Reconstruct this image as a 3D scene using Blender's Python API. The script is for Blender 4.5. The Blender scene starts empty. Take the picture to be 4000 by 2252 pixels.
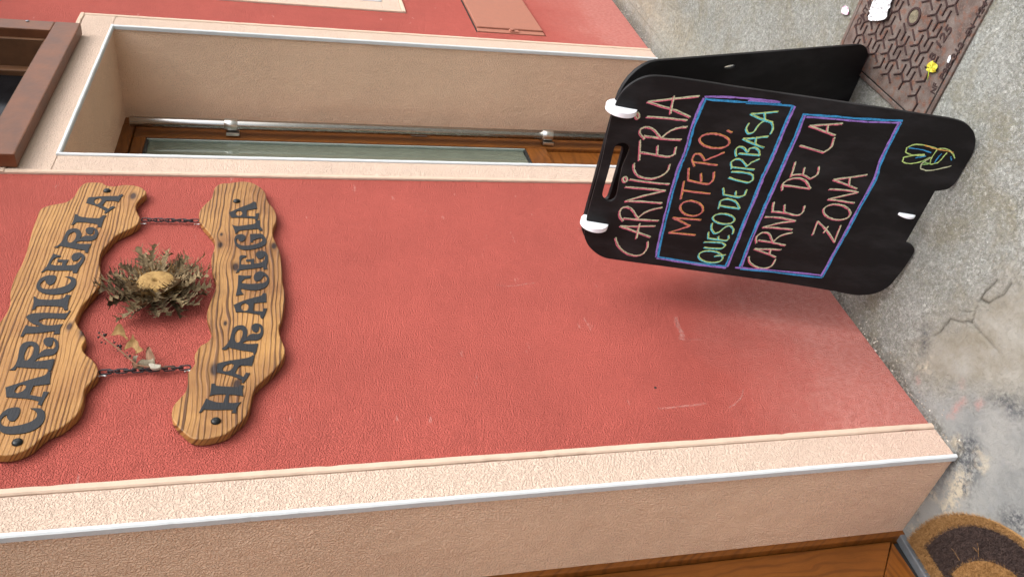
import bpy, bmesh, math, random
import numpy as np
from mathutils import Vector, Matrix, noise as mnoise
random.seed(7); np.random.seed(7)
scene = bpy.context.scene
COL = scene.collection
rad = math.radians

# ------------------------------------------------------------------ camera
# the photograph is held sideways: the street's "up" points to the picture's left
F_PX, CX, CY = 3226.245, 2000., 1126.
CAM = np.array([0., -1.3, 1.4937])
RIGHT = np.array([0.60581992, -0.79542268, -0.01688156])
UP = np.array([0.21687344, 0.14468847, 0.96541761])
FWD = np.array([0.76547249, 0.58853038, -0.26016121])
cd = bpy.data.cameras.new('camera'); cam = bpy.data.objects.new('camera', cd); COL.objects.link(cam)
cd.sensor_width = 36; cd.lens = 36*F_PX/4000; cd.clip_start = .02; cd.clip_end = 500
M = Matrix.Identity(4)
for i in range(3):
    M[i][0] = -UP[i]; M[i][1] = RIGHT[i]; M[i][2] = -FWD[i]; M[i][3] = CAM[i]
cam.matrix_world = M
scene.camera = cam
# ------------------------------------------------------------------ light
SUN_DIR = Vector((.22, -1., 1.2)).normalized()      # from the wall towards the sun
world = bpy.data.worlds.new('World'); scene.world = world; world.use_nodes = True
wn = world.node_tree; bg = wn.nodes['Background']
sky = wn.nodes.new('ShaderNodeTexSky'); sky.sky_type = 'NISHITA'; sky.sun_disc = False
sky.sun_elevation = math.asin(SUN_DIR.z); sky.sun_rotation = math.atan2(SUN_DIR.x, SUN_DIR.y)
sky.air_density = 1.0; sky.dust_density = 4.0; sky.ozone_density = 1.0
hsv = wn.nodes.new('ShaderNodeHueSaturation'); hsv.inputs['Saturation'].default_value = .36
wn.links.new(sky.outputs[0], hsv.inputs['Color']); wn.links.new(hsv.outputs[0], bg.inputs[0])
bg.inputs[1].default_value = .15
sd = bpy.data.lights.new('sun', 'SUN'); sd.energy = .55; sd.angle = rad(55); sd.color = (1, .98, .95)
sun = bpy.data.objects.new('sun', sd); COL.objects.link(sun)
sun.rotation_euler = SUN_DIR.to_track_quat('Z', 'Y').to_euler()
vs = scene.view_settings; vs.view_transform = 'Standard'; vs.look = 'None'; vs.gamma = 1; vs.use_curve_mapping = False
vs.exposure = 1.29

# ------------------------------------------------------------------ geometry of the place
GS, GC, GX = -.063, .03, 1.0088          # the street falls along the wall and away from it
def gz(x, y): return GS*(x-GX)+GC*y
GN = np.array([-GS, -GC, 1.]); GN /= np.linalg.norm(GN)
def ray(p): return FWD - (p[1]-CY)/F_PX*RIGHT - (p[0]-CX)/F_PX*UP
def wall(p, y=0.):
    d = ray(p); return CAM + (y-CAM[1])/d[1]*d
def grd(p, h=0.):
    d = ray(p); t = (GS*(CAM[0]-GX)+GC*CAM[1]+h-CAM[2])/(d[2]-GS*d[0]-GC*d[1]); return CAM+t*d
class Frame:
    "a plane with its own u, v axes; p(px) turns a photo pixel into a point of the plane"
    def __init__(s, o, u, n):
        s.o = np.array(o, float); s.n = np.array(n, float)/np.linalg.norm(n)
        u = np.array(u, float); u = u-(u@s.n)*s.n; s.u = u/np.linalg.norm(u); s.v = np.cross(s.n, s.u)
    def p(s, px):
        d = ray(px); q = CAM+((s.o-CAM)@s.n)/(d@s.n)*d-s.o; return (q@s.u, q@s.v)
    def m(s, off=0.):
        m = Matrix.Identity(4); o = s.o+off*s.n
        for i in range(3): m[i][0] = s.u[i]; m[i][1] = s.v[i]; m[i][2] = s.n[i]; m[i][3] = o[i]
        return m
def crop(x0, y0, s): return lambda pts: [(x0+x/s, y0+y/s) for x, y in pts]

# ------------------------------------------------------------------ node helpers
def lin(r, g, b): return tuple((c/12.92 if c <= .04045 else ((c+.055)/1.055)**2.4) for c in (r/255, g/255, b/255))
class NT:
    def __init__(s, name):
        s.mat = bpy.data.materials.new(name); s.mat.use_nodes = True; s.t = s.mat.node_tree
        s.b = s.t.nodes['Principled BSDF']; s.out = s.t.nodes['Material Output']
        s.tc = s.t.nodes.new('ShaderNodeTexCoord')
    def n(s, typ, **kw):
        n = s.t.nodes.new('ShaderNode'+typ)
        for k, v in kw.items():
            if k.startswith('_'): setattr(n, k[1:], v)
        return n
    def set(s, sock, v):
        if hasattr(v, 'is_output') or isinstance(v, bpy.types.NodeSocket): s.t.links.new(v, sock)
        elif isinstance(v, (tuple, list)) and sock.type == 'RGBA' and len(v) == 3: sock.default_value = (*v, 1)
        else: sock.default_value = v
    def math(s, op, a, b=0., c=None):
        n = s.n('Math', _operation=op); s.set(n.inputs[0], a); s.set(n.inputs[1], b)
        if c is not None: s.set(n.inputs[2], c)
        return n.outputs[0]
    def noise(s, vec, scale, detail=3., rough=.5, dist=0., w=0.):
        n = s.n('TexNoise'); s.set(n.inputs['Vector'], vec); n.inputs['Scale'].default_value = scale
        n.inputs['Detail'].default_value = detail; n.inputs['Roughness'].default_value = rough
        n.inputs['Distortion'].default_value = dist; return n.outputs[0]
    def vor(s, vec, scale, feat='F1', out='Distance', rnd=1.):
        n = s.n('TexVoronoi', _feature=feat); s.set(n.inputs['Vector'], vec); n.inputs['Scale'].default_value = scale
        n.inputs['Randomness'].default_value = rnd; return n.outputs[out]
    def ramp(s, f, stops, interp='LINEAR'):
        n = s.n('ValToRGB'); s.set(n.inputs[0], f); cr = n.color_ramp; cr.interpolation = interp
        while len(cr.elements) < len(stops): cr.elements.new(.5)
        for e, (p, c) in zip(cr.elements, stops):
            e.position = p; e.color = (c, c, c, 1) if isinstance(c, (int, float)) else (*c, 1)
        return n.outputs[0]
    def mix(s, f, a, b, mode='MIX'):
        n = s.n('Mix', _data_type='RGBA', _blend_type=mode); s.set(n.inputs[0], f)
        s.set(n.inputs[6], a); s.set(n.inputs[7], b); return n.outputs[2]
    def map(s, vec, scale=(1, 1, 1), loc=(0, 0, 0), rot=(0, 0, 0)):
        n = s.n('Mapping'); s.set(n.inputs[0], vec); n.inputs['Scale'].default_value = scale
        n.inputs['Location'].default_value = loc; n.inputs['Rotation'].default_value = rot; return n.outputs[0]
    def bump(s, h, dist, strength=1., normal=None):
        n = s.n('Bump'); s.set(n.inputs['Height'], h); n.inputs['Distance'].default_value = dist
        n.inputs['Strength'].default_value = strength
        if normal is not None: s.t.links.new(normal, n.inputs['Normal'])
        return n.outputs[0]
    def attr(s, name):
        n = s.n('Attribute'); n.attribute_name = name; return n
    def xyz(s, vec):
        n = s.n('SeparateXYZ'); s.set(n.inputs[0], vec); return n.outputs
    def done(s, col=None, rough=None, normal=None, metal=None, spec=None):
        if col is not None: s.set(s.b.inputs['Base Color'], col)
        if rough is not None: s.set(s.b.inputs['Roughness'], rough)
        if normal is not None: s.t.links.new(normal, s.b.inputs['Normal'])
        if metal is not None: s.set(s.b.inputs['Metallic'], metal)
        if spec is not None: s.set(s.b.inputs['Specular IOR Level'], spec)
        return s.mat

def stucco(name, col, scale=190., depth=.0022, dust=0., vary=.1, scuff=0., pits=.35):
    t = NT(name); P = t.n('NewGeometry').outputs['Position']
    # float finish: rounded worms and pits a few millimetres across
    a = t.noise(P, scale, 1.5, .45, .35)
    r = t.ramp(a, [(.34, 0.), (.62, 1.)], 'EASE')
    b = t.noise(P, scale*.4, 2., .5, .4)
    fine = t.noise(P, scale*3.2, 2., .6)
    h = t.math('ADD', t.math('ADD', r, t.math('MULTIPLY', b, .7)), t.math('MULTIPLY', fine, .25))
    h = t.math('ADD', h, t.math('MULTIPLY', t.noise(P, 16., 3., .55), 3.2))
    nrm = t.bump(h, depth, 1.)
    big = t.noise(P, 2.3, 4., .6); mid = t.noise(P, 38., 3., .6)
    dark = tuple(c*(1-vary*1.6) for c in col); light = tuple(min(1, c*(1+vary)) for c in col)
    c = t.mix(t.ramp(big, [(.3, 0.), (.7, 1.)]), dark, light)
    stk = t.noise(t.map(P, (5., 5., .7)), 2.2, 5., .65)
    c = t.mix(t.math('MULTIPLY', t.ramp(stk, [(.48, 0.), (.72, 1.)]), .35), c, light)
    c = t.mix(t.math('MULTIPLY', t.ramp(mid, [(.35, 1.), (.6, 0.)]), .3), c, dark)
    # darker colour in the deepest pits, in drifts
    pit_tone = t.math('MULTIPLY', t.ramp(r, [(.0, 1.), (.35, 0.)]), t.ramp(t.noise(P, 5., 3.), [(.4, .25), (.7, 1.)]))
    c = t.mix(t.math('MULTIPLY', pit_tone, pits), c, tuple(x*.45 for x in col))
    speck = t.ramp(t.vor(P, 95.), [(.0, 1.), (.11, 0.)]); speck = t.math('MULTIPLY', speck, t.ramp(t.noise(P, 14., 2.), [(.56, 0.), (.66, 1.)]))
    c = t.mix(t.math('MULTIPLY', speck, .55), c, (.10, .075, .06))
    X, Y, Z = t.xyz(P)
    if dust:
        hgt = t.math('ADD', Z, t.math('MULTIPLY', X, .063)); hgt = t.math('ADD', hgt, t.math('MULTIPLY', t.noise(P, 4., 5., .6), -.5))
        f = t.ramp(hgt, [(.0, 1.), (.10, .5), (.34, .0)])
        f2 = t.math('MULTIPLY', f, t.ramp(t.noise(P, 60., 3.), [(.3, .45), (.7, 1.)]))
        c = t.mix(t.math('MULTIPLY', f2, dust), c, lin(204, 146, 136))
    if scuff:
        S = t.noise(t.map(P, (9, 9, 34), rot=(0, .5, 0)), 1., 4., .7)
        S = t.math('MULTIPLY', t.ramp(S, [(.655, 0.), (.70, 1.)]), t.ramp(fine, [(.42, 0.), (.55, 1.)]))
        c = t.mix(t.math('MULTIPLY', S, scuff), c, lin(226, 200, 190))
    return t.done(c, .85, nrm, spec=.22)

def plainmat(name, col, rough=.5, metal=0., bump=0., bscale=80., vary=.08, spec=.4):
    t = NT(name); P = t.tc.outputs['Object']
    n = t.noise(P, bscale*.25, 4., .6)
    c = t.mix(t.ramp(n, [(.3, 0.), (.7, 1.)]), tuple(x*(1-vary) for x in col), tuple(min(1, x*(1+vary)) for x in col))
    nr = t.bump(t.noise(P, bscale, 4., .6), bump, 1.) if bump else None
    return t.done(c, t.math('ADD', t.math('MULTIPLY', n, .15), rough-.07), nr, metal, spec)

def woodgrain(name, base, dark, axis='X', freq=130., knots=(), rough=.5, seed=0., contrast=1., bump=.0012, warp=.03, worldpos=False, blot=None):
    "grain runs along the object's local axis; knots = (u, v, size) pull the rings round themselves"
    t = NT(name); P = t.tc.outputs['Object']
    P = t.map(P, (1, 1, 1), (seed, seed*1.7, 0))
    X, Y, Z = t.xyz(P)
    u, v = (X, Y) if axis == 'X' else (Y, X)
    v0 = t.math('ADD', v, t.math('MULTIPLY', Z, .6))
    st = t.n('CombineXYZ'); t.set(st.inputs[0], t.math('MULTIPLY', u, 2.6)); t.set(st.inputs[1], t.math('MULTIPLY', v0, 7.)); t.set(st.inputs[2], seed)
    wv = t.math('MULTIPLY', t.math('SUBTRACT', t.noise(st.outputs[0], 1., 3., .5), .5), warp*2)
    v1 = t.math('ADD', v0, wv)
    kd = None
    for ku, kv, ks in knots:
        du = t.math('DIVIDE', t.math('SUBTRACT', u, ku+seed), ks*2.2); dv = t.math('DIVIDE', t.math('SUBTRACT', v, kv+seed*1.7), ks)
        d2 = t.math('ADD', t.math('MULTIPLY', du, du), t.math('MULTIPLY', dv, dv))
        g = t.math('POWER', 2.718, t.math('MULTIPLY', d2, -.35))
        v1 = t.math('ADD', v1, t.math('MULTIPLY', t.math('MULTIPLY', g, dv), -ks*.75))
        core = t.ramp(d2, [(.10, 1.), (.30, .35), (.75, 0.)])
        kd = core if kd is None else t.math('MAXIMUM', kd, core)
    ph = t.math('MULTIPLY', v1, freq*6.283)
    s1 = t.math('SINE', ph)
    cmb = t.n('CombineXYZ'); t.set(cmb.inputs[0], t.math('MULTIPLY', u, 3.)); t.set(cmb.inputs[1], t.math('MULTIPLY', v1, freq*.8)); t.set(cmb.inputs[2], 3.+seed)
    jit = t.noise(cmb.outputs[0], 1., 3., .6)
    s2 = t.math('ADD', t.math('MULTIPLY', s1, .5), t.math('MULTIPLY', t.math('SUBTRACT', jit, .5), 2.4))
    cmb3 = t.n('CombineXYZ'); t.set(cmb3.inputs[0], t.math('MULTIPLY', u, 2.2)); t.set(cmb3.inputs[1], t.math('MULTIPLY', v1, 34.)); t.set(cmb3.inputs[2], 8.+seed)
    amp = t.noise(cmb3.outputs[0], 1., 3., .6)
    late = t.math('MULTIPLY', t.ramp(s2, [(.05, 0.), (.55, 1.)]), t.ramp(amp, [(.34, .45), (.56, 1.)]))
    cmb2 = t.n('CombineXYZ'); t.set(cmb2.inputs[0], t.math('MULTIPLY', u, 30.)); t.set(cmb2.inputs[1], t.math('MULTIPLY', v1, 900.)); t.set(cmb2.inputs[2], Z)
    fib = t.noise(cmb2.outputs[0], 1., 3., .7)
    blo = t.noise(P, 7., 4., .6)
    b2 = tuple(x*.72 for x in base)
    c = t.mix(t.ramp(blo, [(.35, 0.), (.68, 1.)]), base, blot or b2)
    c = t.mix(t.math('MULTIPLY', t.ramp(fib, [(.35, 1.), (.6, 0.)]), .45), c, tuple(x*.5 for x in base))
    c = t.mix(t.math('MULTIPLY', late, .85*contrast), c, dark)
    if kd is not None: c = t.mix(kd, c, tuple(x*.45 for x in dark))
    h = t.math('ADD', t.math('MULTIPLY', late, .8), t.math('MULTIPLY', fib, .4))
    return t.done(c, t.math('ADD', .1*1., t.math('MULTIPLY', fib, .2)) if False else t.math('ADD', rough-.1, t.math('MULTIPLY', fib, .2)), t.bump(h, bump), spec=.35)

# ------------------------------------------------------------------ object helpers
def prop(o, label=None, cat=None, group=None, kind=None):
    for k, v in (('label', label), ('category', cat), ('group', group), ('kind', kind)):
        if v: o[k] = v
    return o
def empty(name, loc=(0, 0, 0), label=None, cat=None):
    o = bpy.data.objects.new(name, None); o.location = loc; COL.objects.link(o); o.empty_display_size = .05
    bpy.context.view_layer.update(); return prop(o, label, cat)
def link(name, me, mats, parent=None, mw=None, smooth=False):
    o = bpy.data.objects.new(name, me); COL.objects.link(o)
    if mats is not None:
        for m in (mats if isinstance(mats, (list, tuple)) else [mats]): me.materials.append(m)
    if smooth:
        for p in me.polygons: p.use_smooth = True
    mw = mw or Matrix.Identity(4)
    if parent is not None:
        o.parent = parent; o.matrix_parent_inverse = Matrix.Identity(4)
        o.matrix_local = WM[parent.name].inverted() @ mw if parent.name in WM else parent.matrix_world.inverted() @ mw
    else: o.matrix_world = mw
    WM[o.name] = mw.copy()
    return o
WM = {}
_empty = empty
def empty(name, loc=(0, 0, 0), label=None, cat=None):
    o = _empty(name, loc, label, cat); WM[o.name] = Matrix.Translation(Vector(loc)); return o
def mesh(name, verts, faces):
    me = bpy.data.meshes.new(name); me.from_pydata([tuple(map(float, v)) for v in verts], [], faces); me.update(); return me
def box_mesh(name, lo, hi, bev=0., seg=2):
    bm = bmesh.new(); bmesh.ops.create_cube(bm, size=1.)
    for v in bm.verts: v.co = Vector([lo[i]+(v.co[i]+.5)*(hi[i]-lo[i]) for i in range(3)])
    if bev: bmesh.ops.bevel(bm, geom=bm.edges[:], offset=bev, segments=seg, affect='EDGES', profile=.6)
    me = bpy.data.meshes.new(name); bm.to_mesh(me); bm.free(); return me
def box(name, lo, hi, m, parent, bev=0.):
    if name in ('edging', 'corner_bead', 'band'): return wavy_box(name, lo, hi, m, parent, .0016 if name == 'edging' else .0007)
    c = [(a+b)/2 for a, b in zip(lo, hi)]
    me = box_mesh(name, [a-b for a, b in zip(lo, c)], [a-b for a, b in zip(hi, c)], bev)
    return link(name, me, m, parent, Matrix.Translation(Vector(c)))
def wavy_box(name, lo, hi, m, parent, amp):
    "long hand-laid strip: cut along its length, its edges wander a little and are nicked here and there"
    c = np.array([(a+b)/2 for a, b in zip(lo, hi)]); h = np.array([(b-a)/2 for a, b in zip(lo, hi)])
    ax = 2 if h[2] > h[0] else 0; ot = 2-ax; n = max(2, int(h[ax]*2/.012)); V = []; Fc = []
    cut = min(.003, h[1]*.6, h[ot]*.6)
    prof = [(-1, 1, 0, 0), (-1, -1, 0, cut), (-1, -1, cut, 0), (1, -1, -cut, 0), (1, -1, 0, cut), (1, 1, 0, 0)]
    for i in range(n+1):
        s = -h[ax]+2*h[ax]*i/n
        for k, (a, b, da, db) in enumerate(prof):
            w = c[ax]+s; e = mnoise.noise(Vector((w*9, a*3.1+c[0], c[2])))+.6*mnoise.noise(Vector((w*45, a*7.7+c[0], 2.)))
            nick = max(0., mnoise.noise(Vector((w*22, c[0]*5+a, 9.)))-.42)*amp*6
            p = np.zeros(3); p[ax] = s; p[ot] = a*h[ot]+da+amp*e*.7-a*nick; p[1] = b*h[1]+db+(.0006*mnoise.noise(Vector((w*30, 5., c[0]))) if b < 0 else 0)
            V.append(p)
    m_ = len(prof)
    for i in range(n):
        for k in range(m_): Fc.append((i*m_+k, i*m_+(k+1) % m_, (i+1)*m_+(k+1) % m_, (i+1)*m_+k))
    Fc += [tuple(range(m_))[::-1], tuple(range(n*m_, (n+1)*m_))]
    me = mesh(name, V, Fc); bm = bmesh.new(); bm.from_mesh(me); bmesh.ops.recalc_face_normals(bm, faces=bm.faces[:]); bm.to_mesh(me); bm.free()
    return link(name, me, m, parent, Matrix.Translation(Vector(c)))
def spline(pts, n=5, closed=True, corner=62):
    "smooth through the points but keep sharp corners"
    P = [np.array(p, float) for p in pts]; N = len(P); out = []
    T = []
    for i in range(N):
        if not closed and i in (0, N-1): T.append(np.zeros(2)); continue
        a, b, c = P[i-1], P[i], P[(i+1) % N]; d1, d2 = b-a, c-b
        ang = math.degrees(math.acos(max(-1, min(1, d1@d2/(np.linalg.norm(d1)*np.linalg.norm(d2)+1e-12)))))
        T.append(np.zeros(2) if ang > corner else (c-a)/(np.linalg.norm(d1)+np.linalg.norm(d2)+1e-12))
    for i in range(N if closed else N-1):
        a, b = P[i], P[(i+1) % N]; L = np.linalg.norm(b-a); ta, tb = T[i]*L, T[(i+1) % N]*L
        for k in range(n):
            s = k/n; out.append((2*s**3-3*s*s+1)*a+(s**3-2*s*s+s)*ta+(3*s*s-2*s**3)*b+(s**3-s*s)*tb)
    if not closed: out.append(P[-1])
    return [tuple(p) for p in out]
def ell(c, rx, ry, n=20, rot=0.): 
    return [(c[0]+rx*math.cos(a)*math.cos(rot)-ry*math.sin(a)*math.sin(rot), c[1]+rx*math.cos(a)*math.sin(rot)+ry*math.sin(a)*math.cos(rot)) for a in np.linspace(0, 2*math.pi, n, endpoint=False)]
def plate_mesh(name, loops, thick, bev=0., res=2):
    "flat outline(s) with holes, filled and given thickness (local z 0 .. thick)"
    cu = bpy.data.curves.new(name, 'CURVE'); cu.dimensions = '2D'; cu.fill_mode = 'BOTH'
    cu.extrude = thick/2-bev; cu.bevel_depth = bev; cu.bevel_resolution = res; cu.offset = -bev
    for lp in loops:
        sp = cu.splines.new('POLY'); sp.points.add(len(lp)-1); sp.use_cyclic_u = True
        for q, p in zip(sp.points, lp): q.co = (p[0], p[1], 0, 1)
    o = bpy.data.objects.new(name, cu); COL.objects.link(o)
    dg = bpy.context.evaluated_depsgraph_get(); me = bpy.data.meshes.new_from_object(o.evaluated_get(dg)); me.name = name
    bpy.data.objects.remove(o); bpy.data.curves.remove(cu)
    for v in me.vertices: v.co.z += thick/2
    me.materials.clear(); return me
def tube_mesh(name, pts, r, n=10, cyc=False, cap=True):
    "tube along points; r a number or one per point"
    P = [np.array(p, float) for p in pts]; N = len(P); V = []; Fc = []
    rr = [r]*N if isinstance(r, (int, float)) else list(r)
    prev = None
    for i in range(N):
        a, b = P[(i-1) % N] if (cyc or i) else P[0], P[(i+1) % N] if (cyc or i < N-1) else P[-1]
        t = b-a; t /= np.linalg.norm(t)+1e-12
        if prev is None: prev = np.cross(t, [0, 0, 1.]) if abs(t[2]) < .9 else np.cross(t, [1., 0, 0])
        u = prev-(prev@t)*t; u /= np.linalg.norm(u)+1e-12; prev = u; w = np.cross(t, u)
        for k in range(n):
            an = 2*math.pi*k/n; V.append(P[i]+rr[i]*(math.cos(an)*u+math.sin(an)*w))
    for i in range(N if cyc else N-1):
        for k in range(n):
            j = (i+1) % N; Fc.append((i*n+k, i*n+(k+1) % n, j*n+(k+1) % n, j*n+k))
    if cap and not cyc: Fc += [tuple(range(n))[::-1], tuple(range((N-1)*n, N*n))]
    return mesh(name, V, Fc)
def join(name, parts):
    V = []; Fc = []
    for vs_, fs in parts:
        o = len(V); V += [tuple(v) for v in vs_]; Fc += [tuple(i+o for i in f) for f in fs]
    return mesh(name, V, Fc)
def me_data(me): return [tuple(v.co) for v in me.vertices], [tuple(p.vertices) for p in me.polygons]
def revolve(name, prof, n=24, axis_scale=(1, 1)):
    V = []; Fc = []
    for r, z in prof:
        for k in range(n): a = 2*math.pi*k/n; V.append((r*math.cos(a)*axis_scale[0], r*math.sin(a)*axis_scale[1], z))
    for i in range(len(prof)-1):
        for k in range(n): Fc.append((i*n+k, i*n+(k+1) % n, (i+1)*n+(k+1) % n, (i+1)*n+k))
    Fc += [tuple(range(n))[::-1], tuple(range((len(prof)-1)*n, len(prof)*n))]
    return mesh(name, V, Fc)

# ------------------------------------------------------------------ materials
RED = lin(174, 85, 75); CREAM = lin(200, 177, 160)
m_red = stucco('red_render', RED, 300., .0028, dust=.6, vary=.085, scuff=.35, pits=.35)
m_cream = stucco('cream_render', CREAM, 290., .0017, dust=.15, vary=.03, pits=.35)
m_reveal_lit = stucco('reveal_render_lit', lin(248, 212, 182), 230., .0028, dust=.2, vary=.05, pits=.35)  # same cream paint, lightened: colour adds the bounce light the recesses lack
m_edge = plainmat('cream_smooth', lin(194, 171, 152), .8, bump=.0006, bscale=160., vary=.05, spec=.25)
m_bead = plainmat('white_plastic_bead', lin(200, 204, 206), .35, bump=.0002, vary=.04)
m_doorwood = woodgrain('oak_foil', lin(126, 74, 28), lin(84, 46, 17), 'Y', 60., rough=.38, contrast=.8, bump=.0003, warp=.05)
m_doorwoodx = woodgrain('oak_foil_across', lin(126, 74, 28), lin(84, 46, 17), 'X', 60., rough=.38, contrast=.8, bump=.0003, warp=.05)
m_winwood = plainmat('stained_window_wood', lin(100, 60, 36), .45, bump=.0006, bscale=60., vary=.28)
m_steel = NT('brushed_steel'); 
_n = m_steel.noise(m_steel.map(m_steel.tc.outputs['Object'], (60, 60, 3)), 4., 3.)
m_steel = m_steel.done((.40, .39, .37), m_steel.math('ADD', .16, m_steel.math('MULTIPLY', _n, .2)), None, 1.)
m_black = plainmat('black_gap', (.012, .012, .012), .6)
m_alu = plainmat('grey_aluminium', lin(126, 132, 138), .42, .55, bump=.0002, bscale=300.)
m_boxdoor = plainmat('terracotta_plastic', lin(152, 98, 80), .55, bump=.0005, bscale=220., vary=.08)

# ------------------------------------------------------------------ ground
def ground():
    def lines(lo, a, b, hi, fine, far=(1., 6., 25., 80.)):
        m_ = list(np.arange(a, b, fine))
        L = [a-.02, a-.06, a-.15, a-.4]+[a-.4-f for f in far]; R = [b+.02, b+.06, b+.15, b+.4]+[b+.4+f for f in far]
        return np.array(sorted(L+m_+R))
    xs = lines(0, .70, 2.25, 0, .0042); ys = lines(0, -.95, .36, 0, .0042)
    X, Y = np.meshgrid(xs, ys, indexing='ij'); nx, ny = X.shape
    Xf, Yf = X.ravel(), Y.ravel(); Z = GS*(Xf-GX)+GC*Yf
    C6 = crop(3200, 1100, 2.416); C3 = crop(1700, 0, 2.071)
    def G(pts): return np.array([grd(p)[:2] for p in pts])
    def pdist(line, close=False):
        d = np.full(Xf.shape, 9.)
        segs = list(zip(line[:-1], line[1:]))+([(line[-1], line[0])] if close else [])
        for a, b in segs:
            ab = b-a; t = np.clip(((Xf-a[0])*ab[0]+(Yf-a[1])*ab[1])/(ab@ab+1e-12), 0, 1)
            d = np.minimum(d, np.hypot(Xf-a[0]-t*ab[0], Yf-a[1]-t*ab[1]))
        return d
    def inside(poly):
        r = np.zeros(Xf.shape, bool); j = len(poly)-1
        for i in range(len(poly)):
            (xi, yi), (xj, yj) = poly[i], poly[j]
            c = ((yi > Yf) != (yj > Yf)) & (Xf < (xj-xi)*(Yf-yi)/(yj-yi+1e-12)+xi); r ^= c; j = i
        return r
    jit = np.array([mnoise.noise(Vector((x*9, y*9, 1.)))*.6+mnoise.noise(Vector((x*38, y*38, 4.)))*.35+mnoise.noise(Vector((x*130, y*130, 7.)))*.2 for x, y in zip(Xf, Yf)])
    def soft(poly, w=.03, rough=.03):
        d = pdist(poly, True); sgn = np.where(inside(poly), d, -d); return np.clip((sgn+jit*rough)/w*.5+.5, 0, 1)
    # smooth cement in front of the doorway, beige worn screed beyond the crack, coarse aggregate elsewhere
    cement = G([(3545, 1490), (3600, 1500), (3676, 1514), (3821, 1530), (3990, 1568), (4100, 1590)])
    cement = np.vstack([cement, [(.2, -.25), (.2, .6), (1.2, .6), (1.15, .05)]])
    screed = G(C6([(1800, -20), (1560, 110), (1470, 280), (1440, 380), (1240, 350), (1150, 450), (1020, 540), (960, 690), (900, 860), (830, 960), (1150, 1000), (1500, 1080), (1900, 1150), (2300, 1200), (2300, -20)]))
    f_c, f_s = soft(cement, .05, .07), soft(screed, .05, .05)
    pale = G([(2455, -20), (2500, 60), (2560, 110), (2650, 130), (2600, 20), (2720, -30)])
    tan = soft(pale, .06, .05)
    crk = [C6([(1680, -20), (1560, 100), (1500, 200), (1470, 280), (1440, 380)]), C6([(1340, 270), (1400, 282), (1470, 275)]),
           C6([(1810, 10), (1740, 120), (1660, 160), (1600, 200), (1520, 165)]), C6([(1440, 380), (1400, 368), (1360, 382), (1240, 350), (1180, 420), (1140, 470), (1080, 510)]),
           C6([(1470, 410), (1570, 520), (1660, 620), (1700, 660)]), C6([(900, 850), (880, 920), (860, 960)]),
           C3([(1470, -10), (1500, 55), (1560, 75), (1600, 130), (1660, 175), (1690, 240)]), C3([(1690, 190), (1740, 130), (1820, 90), (1900, 110)]),
           [(2790, 20), (2770, 80), (2810, 130), (2840, 190), (2830, 230)]]
    crack = np.zeros(Xf.shape)
    for k, c in enumerate(crk):
        d = pdist(G(c))+np.abs(jit)*.006
        crack = np.maximum(crack, np.clip(1-d/(.0050 if k < 5 else .0042), 0, 1)*(1 if k < 4 else .55))
    # dark grimy blotches and drips of cream and red paint
    blot = np.zeros(Xf.shape)
    for poly in ([(3735, 1700), (3800, 1690), (3830, 1760), (3820, 1850), (3770, 1950), (3745, 1920), (3760, 1830), (3690, 1850), (3640, 1930), (3610, 1960), (3590, 1990), (3570, 2010), (3600, 1950), (3700, 1830)],
                 [(3880, 1550), (3960, 1550), (4010, 1600), (3990, 1620), (3930, 1580)], [(3940, 1990), (4010, 1990), (4020, 2080), (3985, 2100), (3920, 2030)],
                 C6([(985, 480), (1020, 480), (1015, 580), (985, 680), (955, 670), (965, 540)])):
        blot = np.maximum(blot, soft(G(poly), .018, .045))
    paint = np.zeros(Xf.shape)
    for poly in (C6([(1220, 1270), (1300, 1150), (1380, 1100), (1395, 1130), (1310, 1220), (1270, 1280)]), C6([(1490, 1160), (1530, 1110), (1555, 1150), (1500, 1195)]),
                 C6([(910, 900), (950, 890), (960, 950), (930, 975)]), C6([(1340, 950), (1360, 930), (1360, 990)]), C3([(1710, 200), (1740, 230), (1730, 300), (1715, 260)])):
        paint = np.maximum(paint, soft(G(poly), .008, .012))
    cream = np.zeros(Xf.shape)
    for poly in ([(3690, 1720), (3750, 1710), (3745, 1750), (3710, 1760)], [(3740, 1840), (3780, 1850), (3760, 1930), (3720, 1990), (3680, 2000), (3700, 1950)], [(3540, 2060), (3590, 2030), (3585, 2080)],
                 [(3640, 1920), (3600, 1960), (3560, 1990), (3600, 1975), (3650, 1935)], C6([(930, 800), (1030, 780), (1040, 840), (960, 850)]), [(3835, 1780), (3850, 1790), (3845, 1815)]):
        cream = np.maximum(cream, soft(G(poly), .016, .05))
    foot = np.clip(1-(np.abs(Yf)/.045), 0, 1)*(Xf > 1.0)*(Xf < 2.3)+np.clip(1-(np.abs(Yf)/.05), 0, 1)*(Xf > 3.4)
    foot = np.clip(foot+jit*.9*(foot > 0), 0, 1)
    Z = Z-crack*.004+f_c*.0015+f_s*.001+jit*.0012
    # cut away under the manhole and the wall: the cover sits in a seat a little below the street
    V = np.stack([Xf, Yf, Z], -1)
    idx = np.arange(nx*ny).reshape(nx, ny)
    Fq = np.stack([idx[:-1, :-1], idx[1:, :-1], idx[1:, 1:], idx[:-1, 1:]], -1).reshape(-1, 4)
    me = bpy.data.meshes.new('ground'); me.vertices.add(len(V)); me.vertices.foreach_set('co', V.ravel())
    me.loops.add(Fq.size); me.polygons.add(len(Fq)); me.loops.foreach_set('vertex_index', Fq.ravel().astype(np.int32))
    me.polygons.foreach_set('loop_start', np.arange(0, Fq.size, 4, dtype=np.int32)); me.update(); me.validate()
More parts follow.
